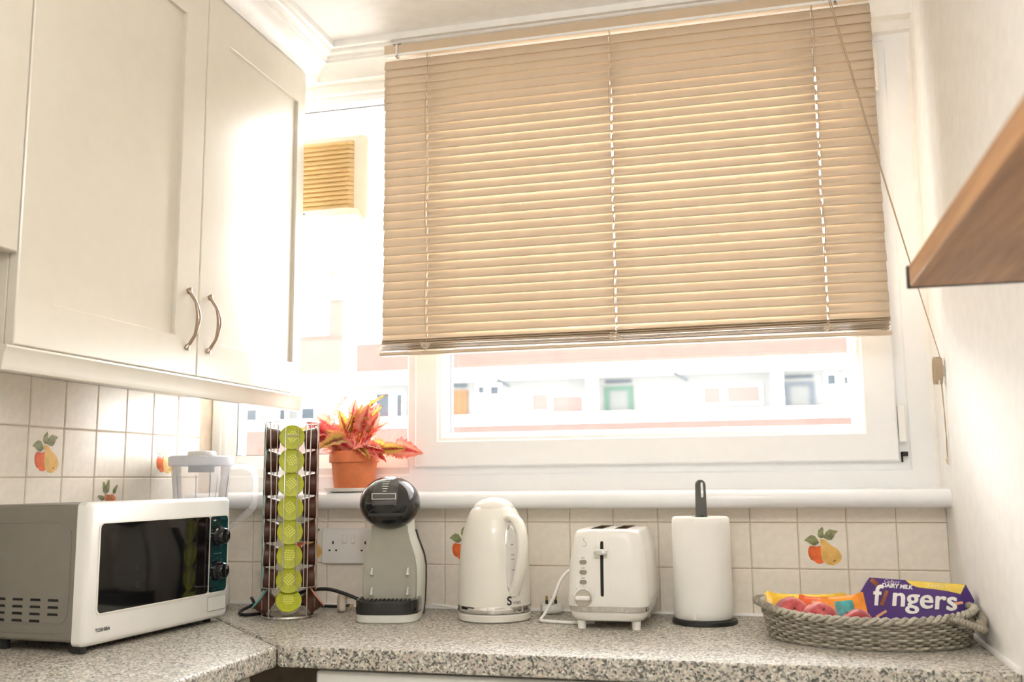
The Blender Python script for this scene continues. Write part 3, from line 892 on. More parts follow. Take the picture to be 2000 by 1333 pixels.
def hand_rings(path, hw, ht, side0=0):
    rings = []
    for i, p in enumerate(path):
        a = path[max(i - 1, 0)]; b = path[min(i + 1, len(path) - 1)]
        t = Vector((b[0] - a[0], 0, b[1] - a[1])).normalized()
        nv = Vector((-t.z, 0, t.x))
        ring = []
        for j in range(14):
            ang = 2 * PI * j / 14
            o = nv * (ht * math.sin(ang)); s = hw * math.cos(ang)
            r = p[0] + o.x; z = p[1] + o.z
            q_ = Vector((r * math.cos(KA), r * math.sin(KA), z)) + Vector((-math.sin(KA), math.cos(KA), 0)) * s
            ring.append(q_)
        rings.append(ring)
    return rings
MB().loft(hand_rings(hp, .0145, .0088)).build('handle', cream_enamel, kt, smooth=60)
hin = [(p[0] - .0078 * (1 if .1 < i / len(hp) < .9 else .3), p[1]) for i, p in enumerate(hp)]
MB().loft(hand_rings(hin[4:-4], .008, .003)).build('handle_inlay', chrome, kt, smooth=60)
MB().lathe([(.0, .0), (.026, .0), (.0245, .018), (.014, .026)], 20, sx=1, sy=.6).build('spout', cream_enamel, kt, loc=tuple(kpt(-.066, .205)), rot=(0, math.radians(50), KA + PI))
ta = KA - math.radians(6)
tl = Vector((math.cos(ta), math.sin(ta), 0)) * (.0868); tn = Vector((-math.sin(ta), math.cos(ta), 0))
text_mesh('brand_lettering', 'S', .027, black_plastic, kt, tuple(tl - tn * .011 + Vector((0, 0, .041))), (PI / 2, 0, ta + PI / 2), bold=.0006)
text_mesh('brand_lettering', 'wan', .014, mat('silver_print', (.55, .52, .47), .35, metal=.5), kt, tuple(tl + tn * .003 + Vector((math.cos(ta) * .0007, math.sin(ta) * .0007, .042))), (PI / 2, 0, ta + PI / 2 + .12), bold=.0003)

# ------------------------------------------------------------------ toaster
to = thing('toaster', 'white two-slot toaster with chrome band', 'toaster', (1.182, -.160, 0))
TP = [(.0385, .084, .124), (.050, .0885, .1285), (.060, .0895, .1295), (.10, .0885, .1285), (.14, .0855, .1265), (.17, .0815, .1235), (.195, .0765, .1195), (.206, .0735, .117), (.2115, .0695, .113), (.2135, .064, .108)]
def tring(z, w, d): return [(x, y, z) for x, y in rr(w, d, min(.034, w * .45), 7)]
tm = MB(); tm.loft([tring(*t) for t in TP[1:]], True, False)
slots = [rr(.0135, .078, .006, 3, sx_, .006) for sx_ in (-.027, .027)]
topout = [(x, y) for x, y in rr(.064, .108, .064 * .45, 7)]
tri = tessellate_polygon([[Vector((u, v, 0)) for u, v in l] for l in [topout] + [list(reversed(s)) for s in slots]])
flat = topout + [p for s in slots for p in reversed(s)]
tm.add([(u, v, .2135) for u, v in flat], [tuple(t) for t in tri])
toaster_white = mat('toaster_white', (.81, .80, .755), .28, var=.01, coat=.2)
tb = tm.build('body', toaster_white, to, smooth=40)
inner_m = mat('slot_interior', (.10, .055, .03), .6)
for s in slots:
    MB().loft([[(x, y, .2134) for x, y in s], [(x, y, .13) for x, y in s]], False, True).build('bread_slot', inner_m, to)
    MB().poly(rr(.0155, .08, .007, 3, sum(p[0] for p in s) / len(s), .006), [s], lambda u, v, d: (u, v, d), .2134, .2146).build('slot_rim', chrome, to)
MB().loft([tring(.0375, .0835, .1235), tring(.039, .0865, .1265), tring(.0495, .0880, .128), tring(.0502, .0860, .126)]).build('chrome_band', chrome, to)
MB().loft([tring(.017, .070, .110), tring(.020, .0775, .1175), tring(.030, .0835, .1235), tring(.0376, .0840, .124)]).build('base', toaster_white, to)
for x in (-.06, .06):
    for y in (-.098, .095):
        MB().lathe([(.009, 0), (.0105, .018)], 14).build('foot', toaster_white, to, loc=(x, y, 0))
def td(z):
    for a, b in zip(TP, TP[1:]):
        if a[0] <= z <= b[0]: return a[2] + (b[2] - a[2]) * (z - a[0]) / (b[0] - a[0])
    return TP[-1][2]
def on_front(x0, x1, z0, z1, off, m, name, r=None, n=14):
    hz = (z1 - z0) / 2; cz = (z0 + z1) / 2; cx = (x0 + x1) / 2; hx = (x1 - x0) / 2
    r = min(r if r is not None else 1, hx, hz)
    rows = []
    for i in range(n + 1):
        v = -math.cos(PI * i / n) * hz
        e = abs(v) - (hz - r)
        w = hx if e <= 0 else hx - r + math.sqrt(max(r * r - e * e, 1e-9))
        z_ = cz + v
        rows.append([(cx - w, -td(z_) + .001, z_), (cx - w, -td(z_) - off, z_), (cx + w, -td(z_) - off, z_), (cx + w, -td(z_) + .001, z_)])
    return MB().loft(rows, closed=True).build(name, m, to)
on_front(-.022, .009, .066, .197, .0008, toaster_white, 'lever_panel', .006)
on_front(-.0115, -.0045, .072, .190, .0014, slot_m, 'lever_slot', .003)
z = .166; y = -td(z)
lev = MB().box(-.023, .005, y - .020, y - .004, z - .005, z + .004).build('lever', chrome, to, bevel=.002)
box('lever_cap', toaster_white, -.0235, .0055, y - .0205, y - .004, z + .0035, z + .0075, to, .0015)
box('lever_stem', slot_m, -.0095, -.0065, y - .006, y, z - .003, z + .003, to)
btn = mat('button_taupe', (.30, .26, .20), .35, metal=.3)
for zb_ in (.145, .1235, .102):
    on_front(-.0575, -.042, zb_ - .0045, zb_ + .0045, .003, btn, 'button')
    on_front(-.0535, -.046, zb_ + .0075, zb_ + .0095, .0006, mat('print_grey', (.40, .37, .33), .6), 'button_mark', .0002)
z = .069; y = -td(z)
kn = MB().lathe([(.0185, 0), (.0185, .006), (.0170, .008), (.0, .008)], 36).build('browning_knob', mat('knob_silver', (.50, .47, .41), .3, metal=.6), to, loc=(-.0495, y + .001, z), rot=(PI / 2, 0, 0))
box('knob_grip', toaster_white, -.066, -.033, y - .016, y - .006, z - .005, z + .005, to, .003)
MB().lathe([(.0195, 0), (.0205, .003), (.0185, .0035)], 36).build('knob_ring', chrome, to, loc=(-.0495, y + .001, z), rot=(PI / 2, 0, 0))
for a in range(7):
    t = math.radians(-120 + a * 40)
    x = -.0495 + .0245 * math.sin(t); zz = z + .0245 * math.cos(t)
    on_front(x - .0008, x + .0008, zz - .0008, zz + .0008, .0006, MATS['print_grey'], 'dial_mark')
def tw(z):
    for a, b in zip(TP, TP[1:]):
        if a[0] <= z <= b[0]: return a[1] + (b[1] - a[1]) * (z - a[0]) / (b[0] - a[0])
    return TP[-1][1]
for sd in (1, -1):
    rows = []
    for i in range(15):
        zq = .056 + i * .0095
        rows.append([(sd * (tw(zq) + (.0016 if (i + j) % 2 else .0002) * (1 if 0 < i < 14 and 0 < j < 18 else 0)), -.088 + j * .0098, zq) for j in range(19)])
    MB().loft(rows, False, False, closed=False).build('quilted_side', toaster_white, to, smooth=0)
sw = [(-.046, .196), (-.049, .1945), (-.0485, .191), (-.0455, .188), (-.043, .1845), (-.0435, .180), (-.048, .1785), (-.052, .1795)]
MB().tube([(x, -td(zz) - .0004, zz) for x, zz in [(p[0], p[1]) for p in smooth_path([(a, b, 0) for a, b in sw], 4)]], .0005, 5).build('swan_mark', MATS['print_grey'], to)

# ------------------------------------------------------------------ kitchen roll
kh = thing('kitchen_roll_holder', 'black kitchen roll stand with grey looped handle', 'holder', (1.3815, -.130, 0))
MB().lathe([(.072, 0), (.0735, .002), (.0725, .009), (.069, .0105), (.0, .0105)], 52).build('base', black_plastic, kh)
MB().lathe([(.008, .0105), (.008, .24)], 16).build('post', black_plastic, kh)
grip = mat('graphite_handle', (.10, .10, .095), .35, metal=.3)
out = [(-.0125, .232), (.0125, .232), (.0118, .262), (.0112, .30)] + [(.0112 * math.cos(a), .309 + .0125 * math.sin(a)) for a in [PI * i / 10 for i in range(11)]] + [(-.0112, .30), (-.0118, .262)]
MB().poly(out, [[(.0035 + .0038 * math.cos(a), .298 + (.014 if math.sin(a) > 0 else -.014) + .0038 * math.sin(a)) for a in [2 * PI * i / 16 for i in range(16)]]], lambda u, v, d: (u * .97 - d * .25, u * .25 + d * .97, v), -.007, .007).build('handle', grip, kh, bevel=.002, smooth=50)
roll = thing('kitchen_roll', 'roll of white kitchen paper on the black stand', 'kitchen roll', (1.3790, -.130, .0108))
paper = mat('kitchen_paper', (.86, .85, .81), .9, var=.01, bump=.25, bscale=140)
MB().lathe([(.021, .0), (.062, .0), (.0655, .003), (.0662, .02), (.0660, .12), (.0657, .21), (.0645, .2235), (.061, .2265), (.021, .2262)], 64, cap0=False, cap1=False).build('paper', paper, roll, smooth=50)
MB().lathe([(.021, 0), (.021, .2262), (.0195, .2262), (.0195, 0)], 32, cap0=False, cap1=False).build('cardboard_core', mat('cardboard', (.42, .31, .2), .9), roll)
MB().loft([[(.0664 * math.cos(a), .0664 * math.sin(a), z) for a in [-1.75 - .02 * i for i in range(6)]] for z in (.004, .11, .222)], False, False, closed=False).build('loose_sheet_edge', paper, roll)

# ------------------------------------------------------------------ basket
BA, BB = .203, .152
bk = thing('wicker_basket', 'shallow oval grey wicker basket in the right corner of the worktop', 'basket', (1.712, -.303, 0), math.radians(-8))
wick = mat('grey_wicker', (.30, .27, .21), .75, var=.3, scale=90)
wick2 = mat('pale_wicker', (.42, .39, .32), .7, var=.25, scale=90)
NS = 76
def ell(t, k=1.0): return Vector((BA * k * math.cos(t), BB * k * math.sin(t), 0))
def bz(t): return .012 * abs(math.cos(t)) ** 3
rowsn = 10
for r in range(rowsn):
    f = r / (rowsn - 1)
    pts = []
    n = NS * 4
    for i in range(n):
        t = 2 * PI * i / n
        w = math.sin(t * NS / 2 + (PI if r % 2 else 0))
        k = .93 + .06 * f
        p = ell(t, k); nrm = Vector((math.cos(t) / BA, math.sin(t) / BB, 0)).normalized()
        p = p + nrm * (.0036 * w)
        p.z = .007 + f * (.043 + bz(t))
        pts.append(p)
    MB().tube(pts, .0026, 6, True).build('weave_strand', wick if r % 3 else wick2, bk, smooth=60)
st = MB()
for s in range(NS):
    t = 2 * PI * (s + .5) / NS + PI / NS
    p0 = ell(t, .93); p1 = ell(t, .99)
    st.tube([p0 + Vector((0, 0, .002)), p1 + Vector((0, 0, .054 + bz(t)))], .0017, 5)
so_ = st.build('stakes', wick, bk)
so_['kind'] = 'stuff'
for ph in (0, PI):
    pts = []
    n = 220
    for i in range(n):
        t = 2 * PI * i / n
        p = ell(t, .995); nrm = Vector((math.cos(t) / BA, math.sin(t) / BB, 0)).normalized()
        a = t * 36 + ph
        p = p + nrm * (.0042 * math.cos(a)); p.z = .0565 + bz(t) + .0042 * math.sin(a)
        pts.append(p)
    MB().tube(pts, .0042, 6, True).build('rim_strand', wick2, bk, smooth=60)
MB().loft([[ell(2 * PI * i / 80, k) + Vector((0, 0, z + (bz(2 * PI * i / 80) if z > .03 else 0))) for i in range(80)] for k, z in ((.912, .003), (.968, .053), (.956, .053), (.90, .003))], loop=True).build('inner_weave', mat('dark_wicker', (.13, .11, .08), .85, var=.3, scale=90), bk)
MB().poly([tuple(ell(2 * PI * i / 40, .93))[:2] for i in range(40)], [], lambda u, v, d: (u, v, d), .001, .005).build('basket_floor', wick, bk)
for s in (1, -1):
    ts = math.radians(36)
    a = ell(-ts * 1.15, .99) if s == 1 else ell(PI - ts, .99); b = ell(ts * .45, .99) if s == 1 else ell(PI + ts, .99)
    za, zb = .058 + bz(.8), .062 + bz(.3)
    if s == 1:
        path = [a + Vector((0, 0, za)), a + Vector((.028, -.012, za - .006)), a + Vector((.058, -.016, za - .016)), Vector((BA + .002, -.078, .050)), Vector((BA + .010, -.05, .052)), Vector((BA + .007, -.012, .060)), b + Vector((-.004, 0, zb))]
    else:
        path = [a + Vector((0, 0, za)), a + Vector((-.01, .004, za + .005)), Vector((-BA - .008, .03, .070)), Vector((-BA - .008, -.02, .070)), b + Vector((-.01, -.004, za + .005)), b + Vector((0, 0, za))]
    sp = smooth_path(path, 6)
    hd_ = MB().tube(sp, .0058, 8).build('handle', wick2, bk, smooth=60)
    wr = MB()
    for i in range(1, len(sp) - 1):
        t = (sp[i + 1] - sp[i - 1]).normalized(); o1 = t.orthogonal().normalized(); o2 = t.cross(o1)
        for e in (-.0028, .0028):
            wr.tube([sp[i] + t * e + (o1 * math.cos(2 * PI * j / 9) + o2 * math.sin(2 * PI * j / 9)) * .0062 for j in range(9)], .0016, 5, True)
    w_ = wr.build('handle_wrap', wick, hd_, smooth=60); w_['kind'] = 'stuff'

# contents of the basket
def peach(loc, r, rot, label):
    n = 20; rings = []
    for i in range(1, n):
        a = PI * i / n
        ring = []
        for j in range(36):
            t = 2 * PI * j / 36
            rr_ = r * math.sin(a)
            z = -math.cos(a) * r * .94
            dim = math.exp(-(math.sin(a) / .35) ** 2) * .16 * r
            z += -dim if z > 0 else dim * .6
            cle = 1 - .06 * math.exp(-((t - PI) / .22) ** 2)
            ring.append((rr_ * math.cos(t) * cle, rr_ * math.sin(t) * cle, z))
        rings.append(ring)
    o = thing('peach', label, 'peach', loc, 0, 'peaches in the basket')
    o.rotation_euler = rot
    MB().loft(rings).build('flesh', peach_m, o, smooth=80)
    MB().tube([(0, 0, r * .72), (.001, 0, r * .86)], .0022, 6).build('stem', mat('stem_brown', (.14, .08, .03), .8), o)
peach_m = bpy.data.materials.new('peach_skin'); peach_m.use_nodes = True
nt = peach_m.node_tree; b_ = nt.nodes['Principled BSDF']
tc = nt.nodes.new('ShaderNodeTexCoord'); n_ = nt.nodes.new('ShaderNodeTexNoise'); n_.inputs['Scale'].default_value = 26; n_.inputs['Detail'].default_value = 3
r_ = nt.nodes.new('ShaderNodeValToRGB')
es = r_.color_ramp.elements
es[0].position = .36; es[0].color = (.26, .008, .018, 1); es[1].position = .72; es[1].color = (.72, .26, .17, 1)
e = es.new(.52); e.color = (.48, .05, .06, 1)
nt.links.new(tc.outputs['Object'], n_.inputs['Vector']); nt.links.new(n_.outputs['Fac'], r_.inputs[0]); nt.links.new(r_.outputs[0], b_.inputs['Base Color'])
b_.inputs['Roughness'].default_value = .42
b_.inputs['Sheen Weight'].default_value = .25
peach((1.568, -.322, .046), .0375, (.9, .3, 0), 'darkest red peach at the left end of the basket')
peach((1.621, -.376, .0445), .0365, (.5, -.4, 1), 'pink-red peach between two others in the basket')
peach((1.686, -.402, .0405), .0335, (-.5, .3, 2), 'pale pink peach nearest the purple box')

def wrapper(name, label, loc, rot, L, Wd, H, m1, m2, logo=None):
    o = thing(name, label, 'snack wrapper', loc); o.rotation_euler = rot
    nx, ny = 18, 8; top = []; bot = []
    for i in range(nx + 1):
        u = -1 + 2 * i / nx
        env = max(0, 1 - abs(u / .86) ** 4) if abs(u) < .86 else 0
        wv = Wd * (.5 - .05 * env)
        for j in range(ny + 1):
            v = -1 + 2 * j / ny
            h = H * env * math.sqrt(max(0, 1 - v * v)) + .0015 * math.sin(7 * u + 3 * v) * env
            zz = .0009 * (1 if i % 2 else -1) if abs(u) > .86 else 0
            top.append((u * L / 2, v * wv, h / 2 + .0006 + zz)); bot.append((u * L / 2, v * wv, -h / 2 - .0006 + zz))
    fs = []
    N = (nx + 1) * (ny + 1)
    for i in range(nx):
        for j in range(ny):
            a = i * (ny + 1) + j
            fs.append((a, a + ny + 1, a + ny + 2, a + 1)); fs.append((a + N, a + 1 + N, a + ny + 2 + N, a + ny + 1 + N))
    for i in range(nx):
        for j in (0, ny):
            a = i * (ny + 1) + j; b = a + ny + 1
            fs.append((a, b, b + N, a + N))
    for j in range(ny):
        for i in (0, nx):
            a = i * (ny + 1) + j
            fs.append((a, a + 1, a + 1 + N, a + N))
    MB().add(top + bot, fs).build('foil', m1, o, smooth=60)
    if m2:
        rows = []
        for i in range(7):
            u = -.42 + .84 * i / 6
            env = max(0, 1 - abs(u / .86) ** 4)
            rows.append([(u * L / 2, v * Wd * .5, (H * env * math.sqrt(max(0, 1 - v * v))) / 2 + .0022) for v in (-.55, -.3, 0, .3, .55)])
        MB().loft(rows, False, False, closed=False).build('printed_label', m2, o, smooth=60)
    return o
orange_foil = mat('orange_foil', (.85, .27, .02), .3, var=.25, scale=40)
yellow_foil = mat('yellow_foil', (.90, .55, .03), .3, var=.2, scale=30)
wrapper('snack_wrapper', 'yellow snack wrapper lying along the back of the basket', (1.60, -.235, .052), (math.radians(70), 0, .1), .17, .062, .020, yellow_foil, mat('olive_print', (.62, .55, .03), .35, var=.3))
wrapper('snack_wrapper', 'orange snack wrapper with teal print beside the purple box', (1.672, -.325, .056), (math.radians(68), -.12, .06), .085, .072, .020, orange_foil, mat('teal_print', (.03, .30, .30), .35, var=.6, scale=60))
wrapper('snack_wrapper', 'orange-red snack wrapper between the peaches and the back rim', (1.628, -.285, .050), (math.radians(66), .06, -.05), .09, .066, .022, mat('red_orange_foil', (.80, .12, .03), .3, var=.4, scale=40), mat('peach_print', (.85, .45, .25), .4, var=.3, scale=50))
wrapper('snack_wrapper', 'small yellow wrapper end standing at the left rim of the basket', (1.546, -.27, .055), (math.radians(75), .2, .3), .06, .06, .012, yellow_foil, None)

bx = thing('biscuit_box', 'purple box of chocolate finger biscuits propped in the basket', 'box', (1.810, -.305, .052))
bx.rotation_euler = (math.radians(-14), math.radians(3.6), math.radians(2))
purple = mat('purple_card', (.072, .022, .20), .28, var=.12, scale=12, coat=.2)
shade_purple = mat('shaded_purple_card', (.05, .012, .16), .3)
hexo = [(-.089, .066), (.093, .066), (.108, .036), (.096, -.03), (-.094, -.03), (-.110, .03)]
MB().poly(hexo, [], lambda u, v, d: (u, d, v), 0, .042).build('carton', purple, bx, bevel=.0008)
yb = -.0004
fn = lambda u, v, d: (u, yb - d, v)
MB().poly([(-.02, .0655), (.0925, .0655), (.083, .046), (.06, .050), (.03, .052), (.003, .053), (-.009, .057)], [], fn, 0, .0002).build('banner', mat('yellow_print', (.92, .66, .10), .3, var=.15), bx)
MB().poly([(.0935, .0655), (.1075, .036), (.096, -.028), (.072, -.028), (.078, .03), (.084, .046)], [], fn, 0, .0002).build('end_facet_shade', shade_purple, bx)  # shading of the end facet painted as a darker purple patch
wht = mat('white_print', (.90, .88, .86), .35)
text_mesh('lettering', 'f', .058, wht, bx, (-.084, -.0012, .012), (PI / 2, 0, 0), bold=.0010, shear=.1)
for q_, dx_ in enumerate((0, .0011, .0022)):
    text_mesh('lettering', 'ngers', .055, wht, bx, (-.050 + dx_, -.0012 - .0001 * q_, .013 + .0004 * q_), (PI / 2, 0, 0), bold=.0004, shear=.1, space=1.03)
choc = mat('chocolate_print', (.32, .09, .02), .3, var=.4, scale=60)
def finger(x0, z0, x1, z1, w, m=choc):
    d = Vector((x1 - x0, 0, z1 - z0)); n = Vector((-d.z, 0, d.x)).normalized() * w
    a, b = Vector((x0, 0, z0)), Vector((x1, 0, z1))
    MB().poly([(p.x, p.z) for p in (a - n, b - n, b + n, a + n)], [], fn, .0002, .0009).build('finger_print', m, bx, bevel=.0003)
finger(-.0675, .012, -.0555, .042, .0032)
finger(-.086, .062, -.073, .052, .0042)
finger(-.078, -.012, -.058, .002, .0024, mat('finger_light', (.75, .36, .20), .4))
finger(.070, .026, .086, .030, .0026, MATS['finger_light'])
text_mesh('lettering', 'DAIRY MILK', .0115, wht, bx, (-.066, -.0008, .0485), (PI / 2, 0, 0), bold=.0004, shear=.2, space=.95)
text_mesh('lettering', 'Cadbury', .010, mat('lilac_print', (.62, .52, .66), .35), bx, (-.062, -.0008, .0575), (PI / 2, 0, 0), shear=.35, space=.85)
text_mesh('lettering', 'FAMILY', .010, mat('pale_gold_print', (.95, .85, .55), .35), bx, (.022, -.001, .0548), (PI / 2, 0, 0), shear=.1, space=1.2)

# ------------------------------------------------------------------ socket, plugs and leads
sk = thing('wall_socket', 'white double wall socket on the tiles behind the coffee machine', 'socket', (.455, -.0002, .1555))
MB().loft([[(x, -.0005, z) for x, z in rr(.079, .046, .005, 4)], [(x, -.008, z) for x, z in rr(.079, .046, .005, 4)], [(x, -.0105, z) for x, z in rr(.0765, .0435, .004, 4)]]).build('plate', white_pl, sk)
for cx in (-.046, .046):
    box('pin_hole', slot_m, cx - .002, cx + .002, -.0109, -.0104, .005, .013, sk)
    box('pin_hole', slot_m, cx - .012, cx - .007, -.0109, -.0104, -.013, -.009, sk)
    box('pin_hole', slot_m, cx + .007, cx + .012, -.0109, -.0104, -.013, -.009, sk)
for cx in (-.012, .012):
    box('switch', white_pl, cx - .006, cx + .006, -.014, -.0104, .008, .03, sk, .002)

def plug(label, loc, rot, m, pin_m):
    o = thing('mains_plug', label, 'plug', loc); o.rotation_euler = rot
    rings = [[(x, y, z) for x, y in rr(w, h, .008, 4)] for z, w, h in ((0, .024, .021), (.004, .026, .023), (.014, .026, .023), (.020, .020, .018), (.022, .014, .012))]
    MB().loft(rings).build('plug_body', m, o, smooth=40)
    for x, y, w, h in ((0, .011, .002, .004), (-.011, -.010, .0031, .002), (.011, -.010, .0031, .002)):
        box('pin', pin_m, x - w, x + w, y - h, y + h, -.019, 0, o, .0005)
        if y > 0: continue
        box('pin_sleeve', black_plastic, x - w - .0002, x + w + .0002, y - h - .0002, y + h + .0002, -.009, 0, o)
    return o
brass = mat('brass_pin', (.50, .36, .16), .3, metal=1)
plug('beige mains plug lying on its side beside the coffee machine', (.487, -.095, .024), (math.radians(90), math.radians(0), math.radians(-70)), mat('beige_plug', (.66, .58, .48), .4), brass)
plug('white mains plug lying pins-up between kettle and toaster', (1.008, -.045, .0225), (PI, 0, math.radians(20)), white_pl, brass)
black_cable = mat('black_cable', (.015, .015, .016), .4)
def cable(name, label, pts, r, m):
    o = MB().tube(smooth_path(pts, 8), r, 8).build(name, m, smooth=60)
    return tag(o, label, 'cable')
cable('power_cable', 'black cable looping beside the microwave and behind the capsule tower', [(.235, -.12, .030), (.26, -.16, .032), (.285, -.18, .012), (.31, -.2, .006), (.29, -.235, .005), (.262, -.225, .006), (.255, -.19, .012), (.285, -.14, .028), (.33, -.10, .030), (.36, -.075, .012), (.42, -.055, .006), (.462, -.052, .006)], .0042, black_cable)
cable('power_cable', 'black cable arching from the capsule tower to the coffee machine', [(.33, -.12, .02), (.37, -.125, .045), (.41, -.13, .055), (.455, -.135, .058), (.50, -.135, .048), (.545, -.125, .030), (.58, -.09, .012), (.62, -.055, .0055)], .0045, black_cable)
cable('power_cable', 'white cable lying between coffee machine and kettle', [(.70, -.052, .016), (.74, -.050, .012), (.79, -.055, .006), (.84, -.045, .0045), (.88, -.04, .0045)], .0040, white_pl)
cable('power_cable', 'white cable curving from the toaster round the plug', [(1.105, -.10, .122), (1.08, -.125, .118), (1.055, -.15, .095), (1.04, -.165, .055), (1.02, -.175, .018), (1.012, -.185, .005), (1.025, -.200, .0045), (1.06, -.21, .0045), (1.10, -.215, .0045), (1.14, -.20, .0045)], .0038, white_pl)

# ------------------------------------------------------------------ potted plant
PX, PY, PZ = .466, -.008, .3068
sau = tag(MB().lathe([(.045, 0), (.058, .002), (.066, .010), (.064, .0105), (.056, .005), (.0, .0045)], 44).build('plant_saucer', mat('white_glaze', (.86, .85, .80), .2), loc=(PX - .012, PY - .004, .2975)), 'white saucer under the plant pot on the windowsill', 'saucer')
pl = thing('potted_plant', 'red-leaved begonia in a terracotta pot on the windowsill', 'plant', (PX, PY, .3025))
terr = mat('terracotta', (.66, .20, .075), .65, var=.08, scale=40)
MB().lathe([(.0, 0), (.050, 0), (.0525, .003), (.0605, .072), (.0655, .0725), (.0668, .074), (.0668, .100), (.065, .1025), (.0625, .1025), (.061, .09), (.056, .085)], 48, cap0=True, cap1=False).build('pot', terr, pl, smooth=40)
MB().lathe([(.060, .088), (.03, .092), (.0, .094)], 32, cap0=False).build('soil', mat('soil', (.05, .03, .018), .95, var=.4, bump=.8, bscale=60), pl)
leafmats = [leaf_mat('begonia_red', (.40, .006, .03), (.75, .12, .10), (.82, .22, .20)),
            leaf_mat('begonia_pink', (.60, .02, .06), (.86, .42, .28), (.80, .12, .13)),
            leaf_mat('begonia_green', (.22, .01, .02), (.62, .48, .08), (.78, .22, .15)),
            leaf_mat('begonia_peach', (.66, .05, .07), (.90, .55, .34), (.86, .30, .24))]
def leaf_mesh(L, Wd, curl, fold, m, seed):
    rnd = random.Random(seed)
    n, k = 12, 6; vs = []; fs = []; at = []
    for i in range(n + 1):
        t = i / n
        w = Wd * (math.sin(PI * min(1, t * .96 + .04) ** .62) ** .8) * (1 - .25 * t)
        for j in range(-k // 2, k // 2 + 1):
            u = j / (k / 2)
            jag = 1 + (.16 if i % 2 else -.12) * (abs(u) > .9)
            ang = curl * t
            x = w * u * jag * .5
            r = L * t
            z = -curl * .5 * L * t * t + fold * abs(x) + .003 * math.sin(i * 1.7 + u * 3 + seed)
            vs.append((x, r * (1 - .1 * abs(curl) * t), z)); at.append(min(1, abs(u) * .85 + .15 * abs(t - .4)))
    m1 = k + 1
    for i in range(n):
        for j in range(k):
            a = i * m1 + j
            fs.append((a, a + 1, a + m1 + 1, a + m1))
    me = bpy.data.meshes.new('leaf'); me.from_pydata(vs, [], fs)
    me.polygons.foreach_set('use_smooth', [True] * len(me.polygons))
    ca = me.attributes.new('across', 'FLOAT', 'POINT')
    ca.data.foreach_set('value', at)
    me.materials.append(m)
    return me
LM = [leaf_mesh(.078 + .006 * (i % 3), .050 + .010 * (i % 2), (.5, .9, .2, .7)[i % 4], .35, leafmats[(0, 1, 2, 3, 1, 2, 3, 1)[i]], i) for i in range(8)]
rnd = random.Random(11)
stem_m = mat('red_stem', (.42, .06, .05), .5, transl=.2)
nl = 82
for i in range(nl):
    az = 2 * PI * ((i * .618) % 1) + rnd.uniform(-.2, .2)
    el = (.15 + 1.25 * ((i * .381) % 1)) 
    R0 = rnd.uniform(.03, .105) * (1.12 if el > .8 else 1)
    base = Vector((rnd.uniform(-.035, .035), rnd.uniform(-.03, .03), .092))
    d = Vector((math.cos(az) * math.cos(el) * 1.3, math.sin(az) * math.cos(el) * .45, math.sin(el) * .95))
    tip = base + d * R0
    s_ = rnd.uniform(.5, .95)
    o = link('leaf', LM[rnd.randrange(8)], pl)
    y_ = (d + Vector((rnd.uniform(-.35, .35), -.15, -.35 * math.cos(el) + rnd.uniform(-.2, .2)))).normalized()
    side = Vector((0, -1, .45)) + Vector((rnd.uniform(-1.1, 1.1), rnd.uniform(-.3, .5), rnd.uniform(-.5, .5)))
    z_ = (side - y_ * side.dot(y_)).normalized()
    x_ = y_.cross(z_)
    mm = Matrix((x_, y_, z_)).transposed().to_4x4() @ Matrix.Scale(s_, 4)
    mm.translation = tip
    tipw = tip + y_ * .09 * s_
    lim = .036
    if tipw.y > lim: mm.translation.y -= (tipw.y - lim)
    if mm.translation.y > lim - .01: mm.translation.y = lim - .01
    o.matrix_local = mm
    tp = mm.translation.copy()
    MB().tube(smooth_path([base, base.lerp(tp, .5) + Vector((0, 0, .008)), tp], 4), .0012, 5).build('stem', stem_m, pl, fix=False)

# ------------------------------------------------------------------ outside
struct(box('ground', mat('pale_paving', (.74, .73, .71), .9, spec=0), -70, 70, .6, 80, -6.1, -6), 'pale ground outside')
fl = thing('apartment_building', 'pale apartment block with brick balcony fronts seen through the window', 'building', (0, 0, 0))
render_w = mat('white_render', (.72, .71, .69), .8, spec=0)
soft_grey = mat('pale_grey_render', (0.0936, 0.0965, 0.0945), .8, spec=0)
brick = mat('peach_brick', (0.0457, 0.0318, 0.028), .85, var=.06, scale=2, spec=0)
gdark = mat('blue_grey_glass', (0.034, 0.041, 0.048), .5, spec=0)
pgrey = mat('pale_door_grey', (0.075, 0.078, 0.077), .6, spec=0)
X0, X1 = -30, 16
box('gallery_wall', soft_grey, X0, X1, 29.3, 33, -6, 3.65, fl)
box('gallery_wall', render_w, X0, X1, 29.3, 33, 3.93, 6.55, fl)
box('roof_parapet', render_w, X0, X1, 28.0, 33, 6.55, 7.25, fl)
for zb_ in (3.65, .80, -2.05):
    box('floor_slab', render_w, X0, X1, 27.95, 29.3, zb_, zb_ + .28, fl)
    box('balcony_front', brick, X0, -12.2, 28, 28.12, zb_ + .28, zb_ + 1.47, fl) if zb_ == 3.65 else None
    box('balcony_front', brick, -11.77 if zb_ == 3.65 else X0, X1, 28, 28.12, zb_ + .28, zb_ + 1.28, fl)
    box('balcony_cap', render_w, -11.77 if zb_ == 3.65 else X0, X1, 27.97, 28.15, zb_ + 1.28, zb_ + (1.60 if zb_ < 3 else 1.47), fl)
for cx in (-26.1, -20.3, -14.95, -9.6, -3.74, 1.97, 7.7, 13.3):
    box('column', render_w, cx - .16, cx + .16, 28.16, 28.4, -6, 3.65, fl)
box('column', render_w, -12.2, -11.77, 27.95, 28.2, 3.93, 6.55, fl)
box('brick_panel', brick, -12.83, -12.2, 28.13, 28.25, 5.12, 6.55, fl)
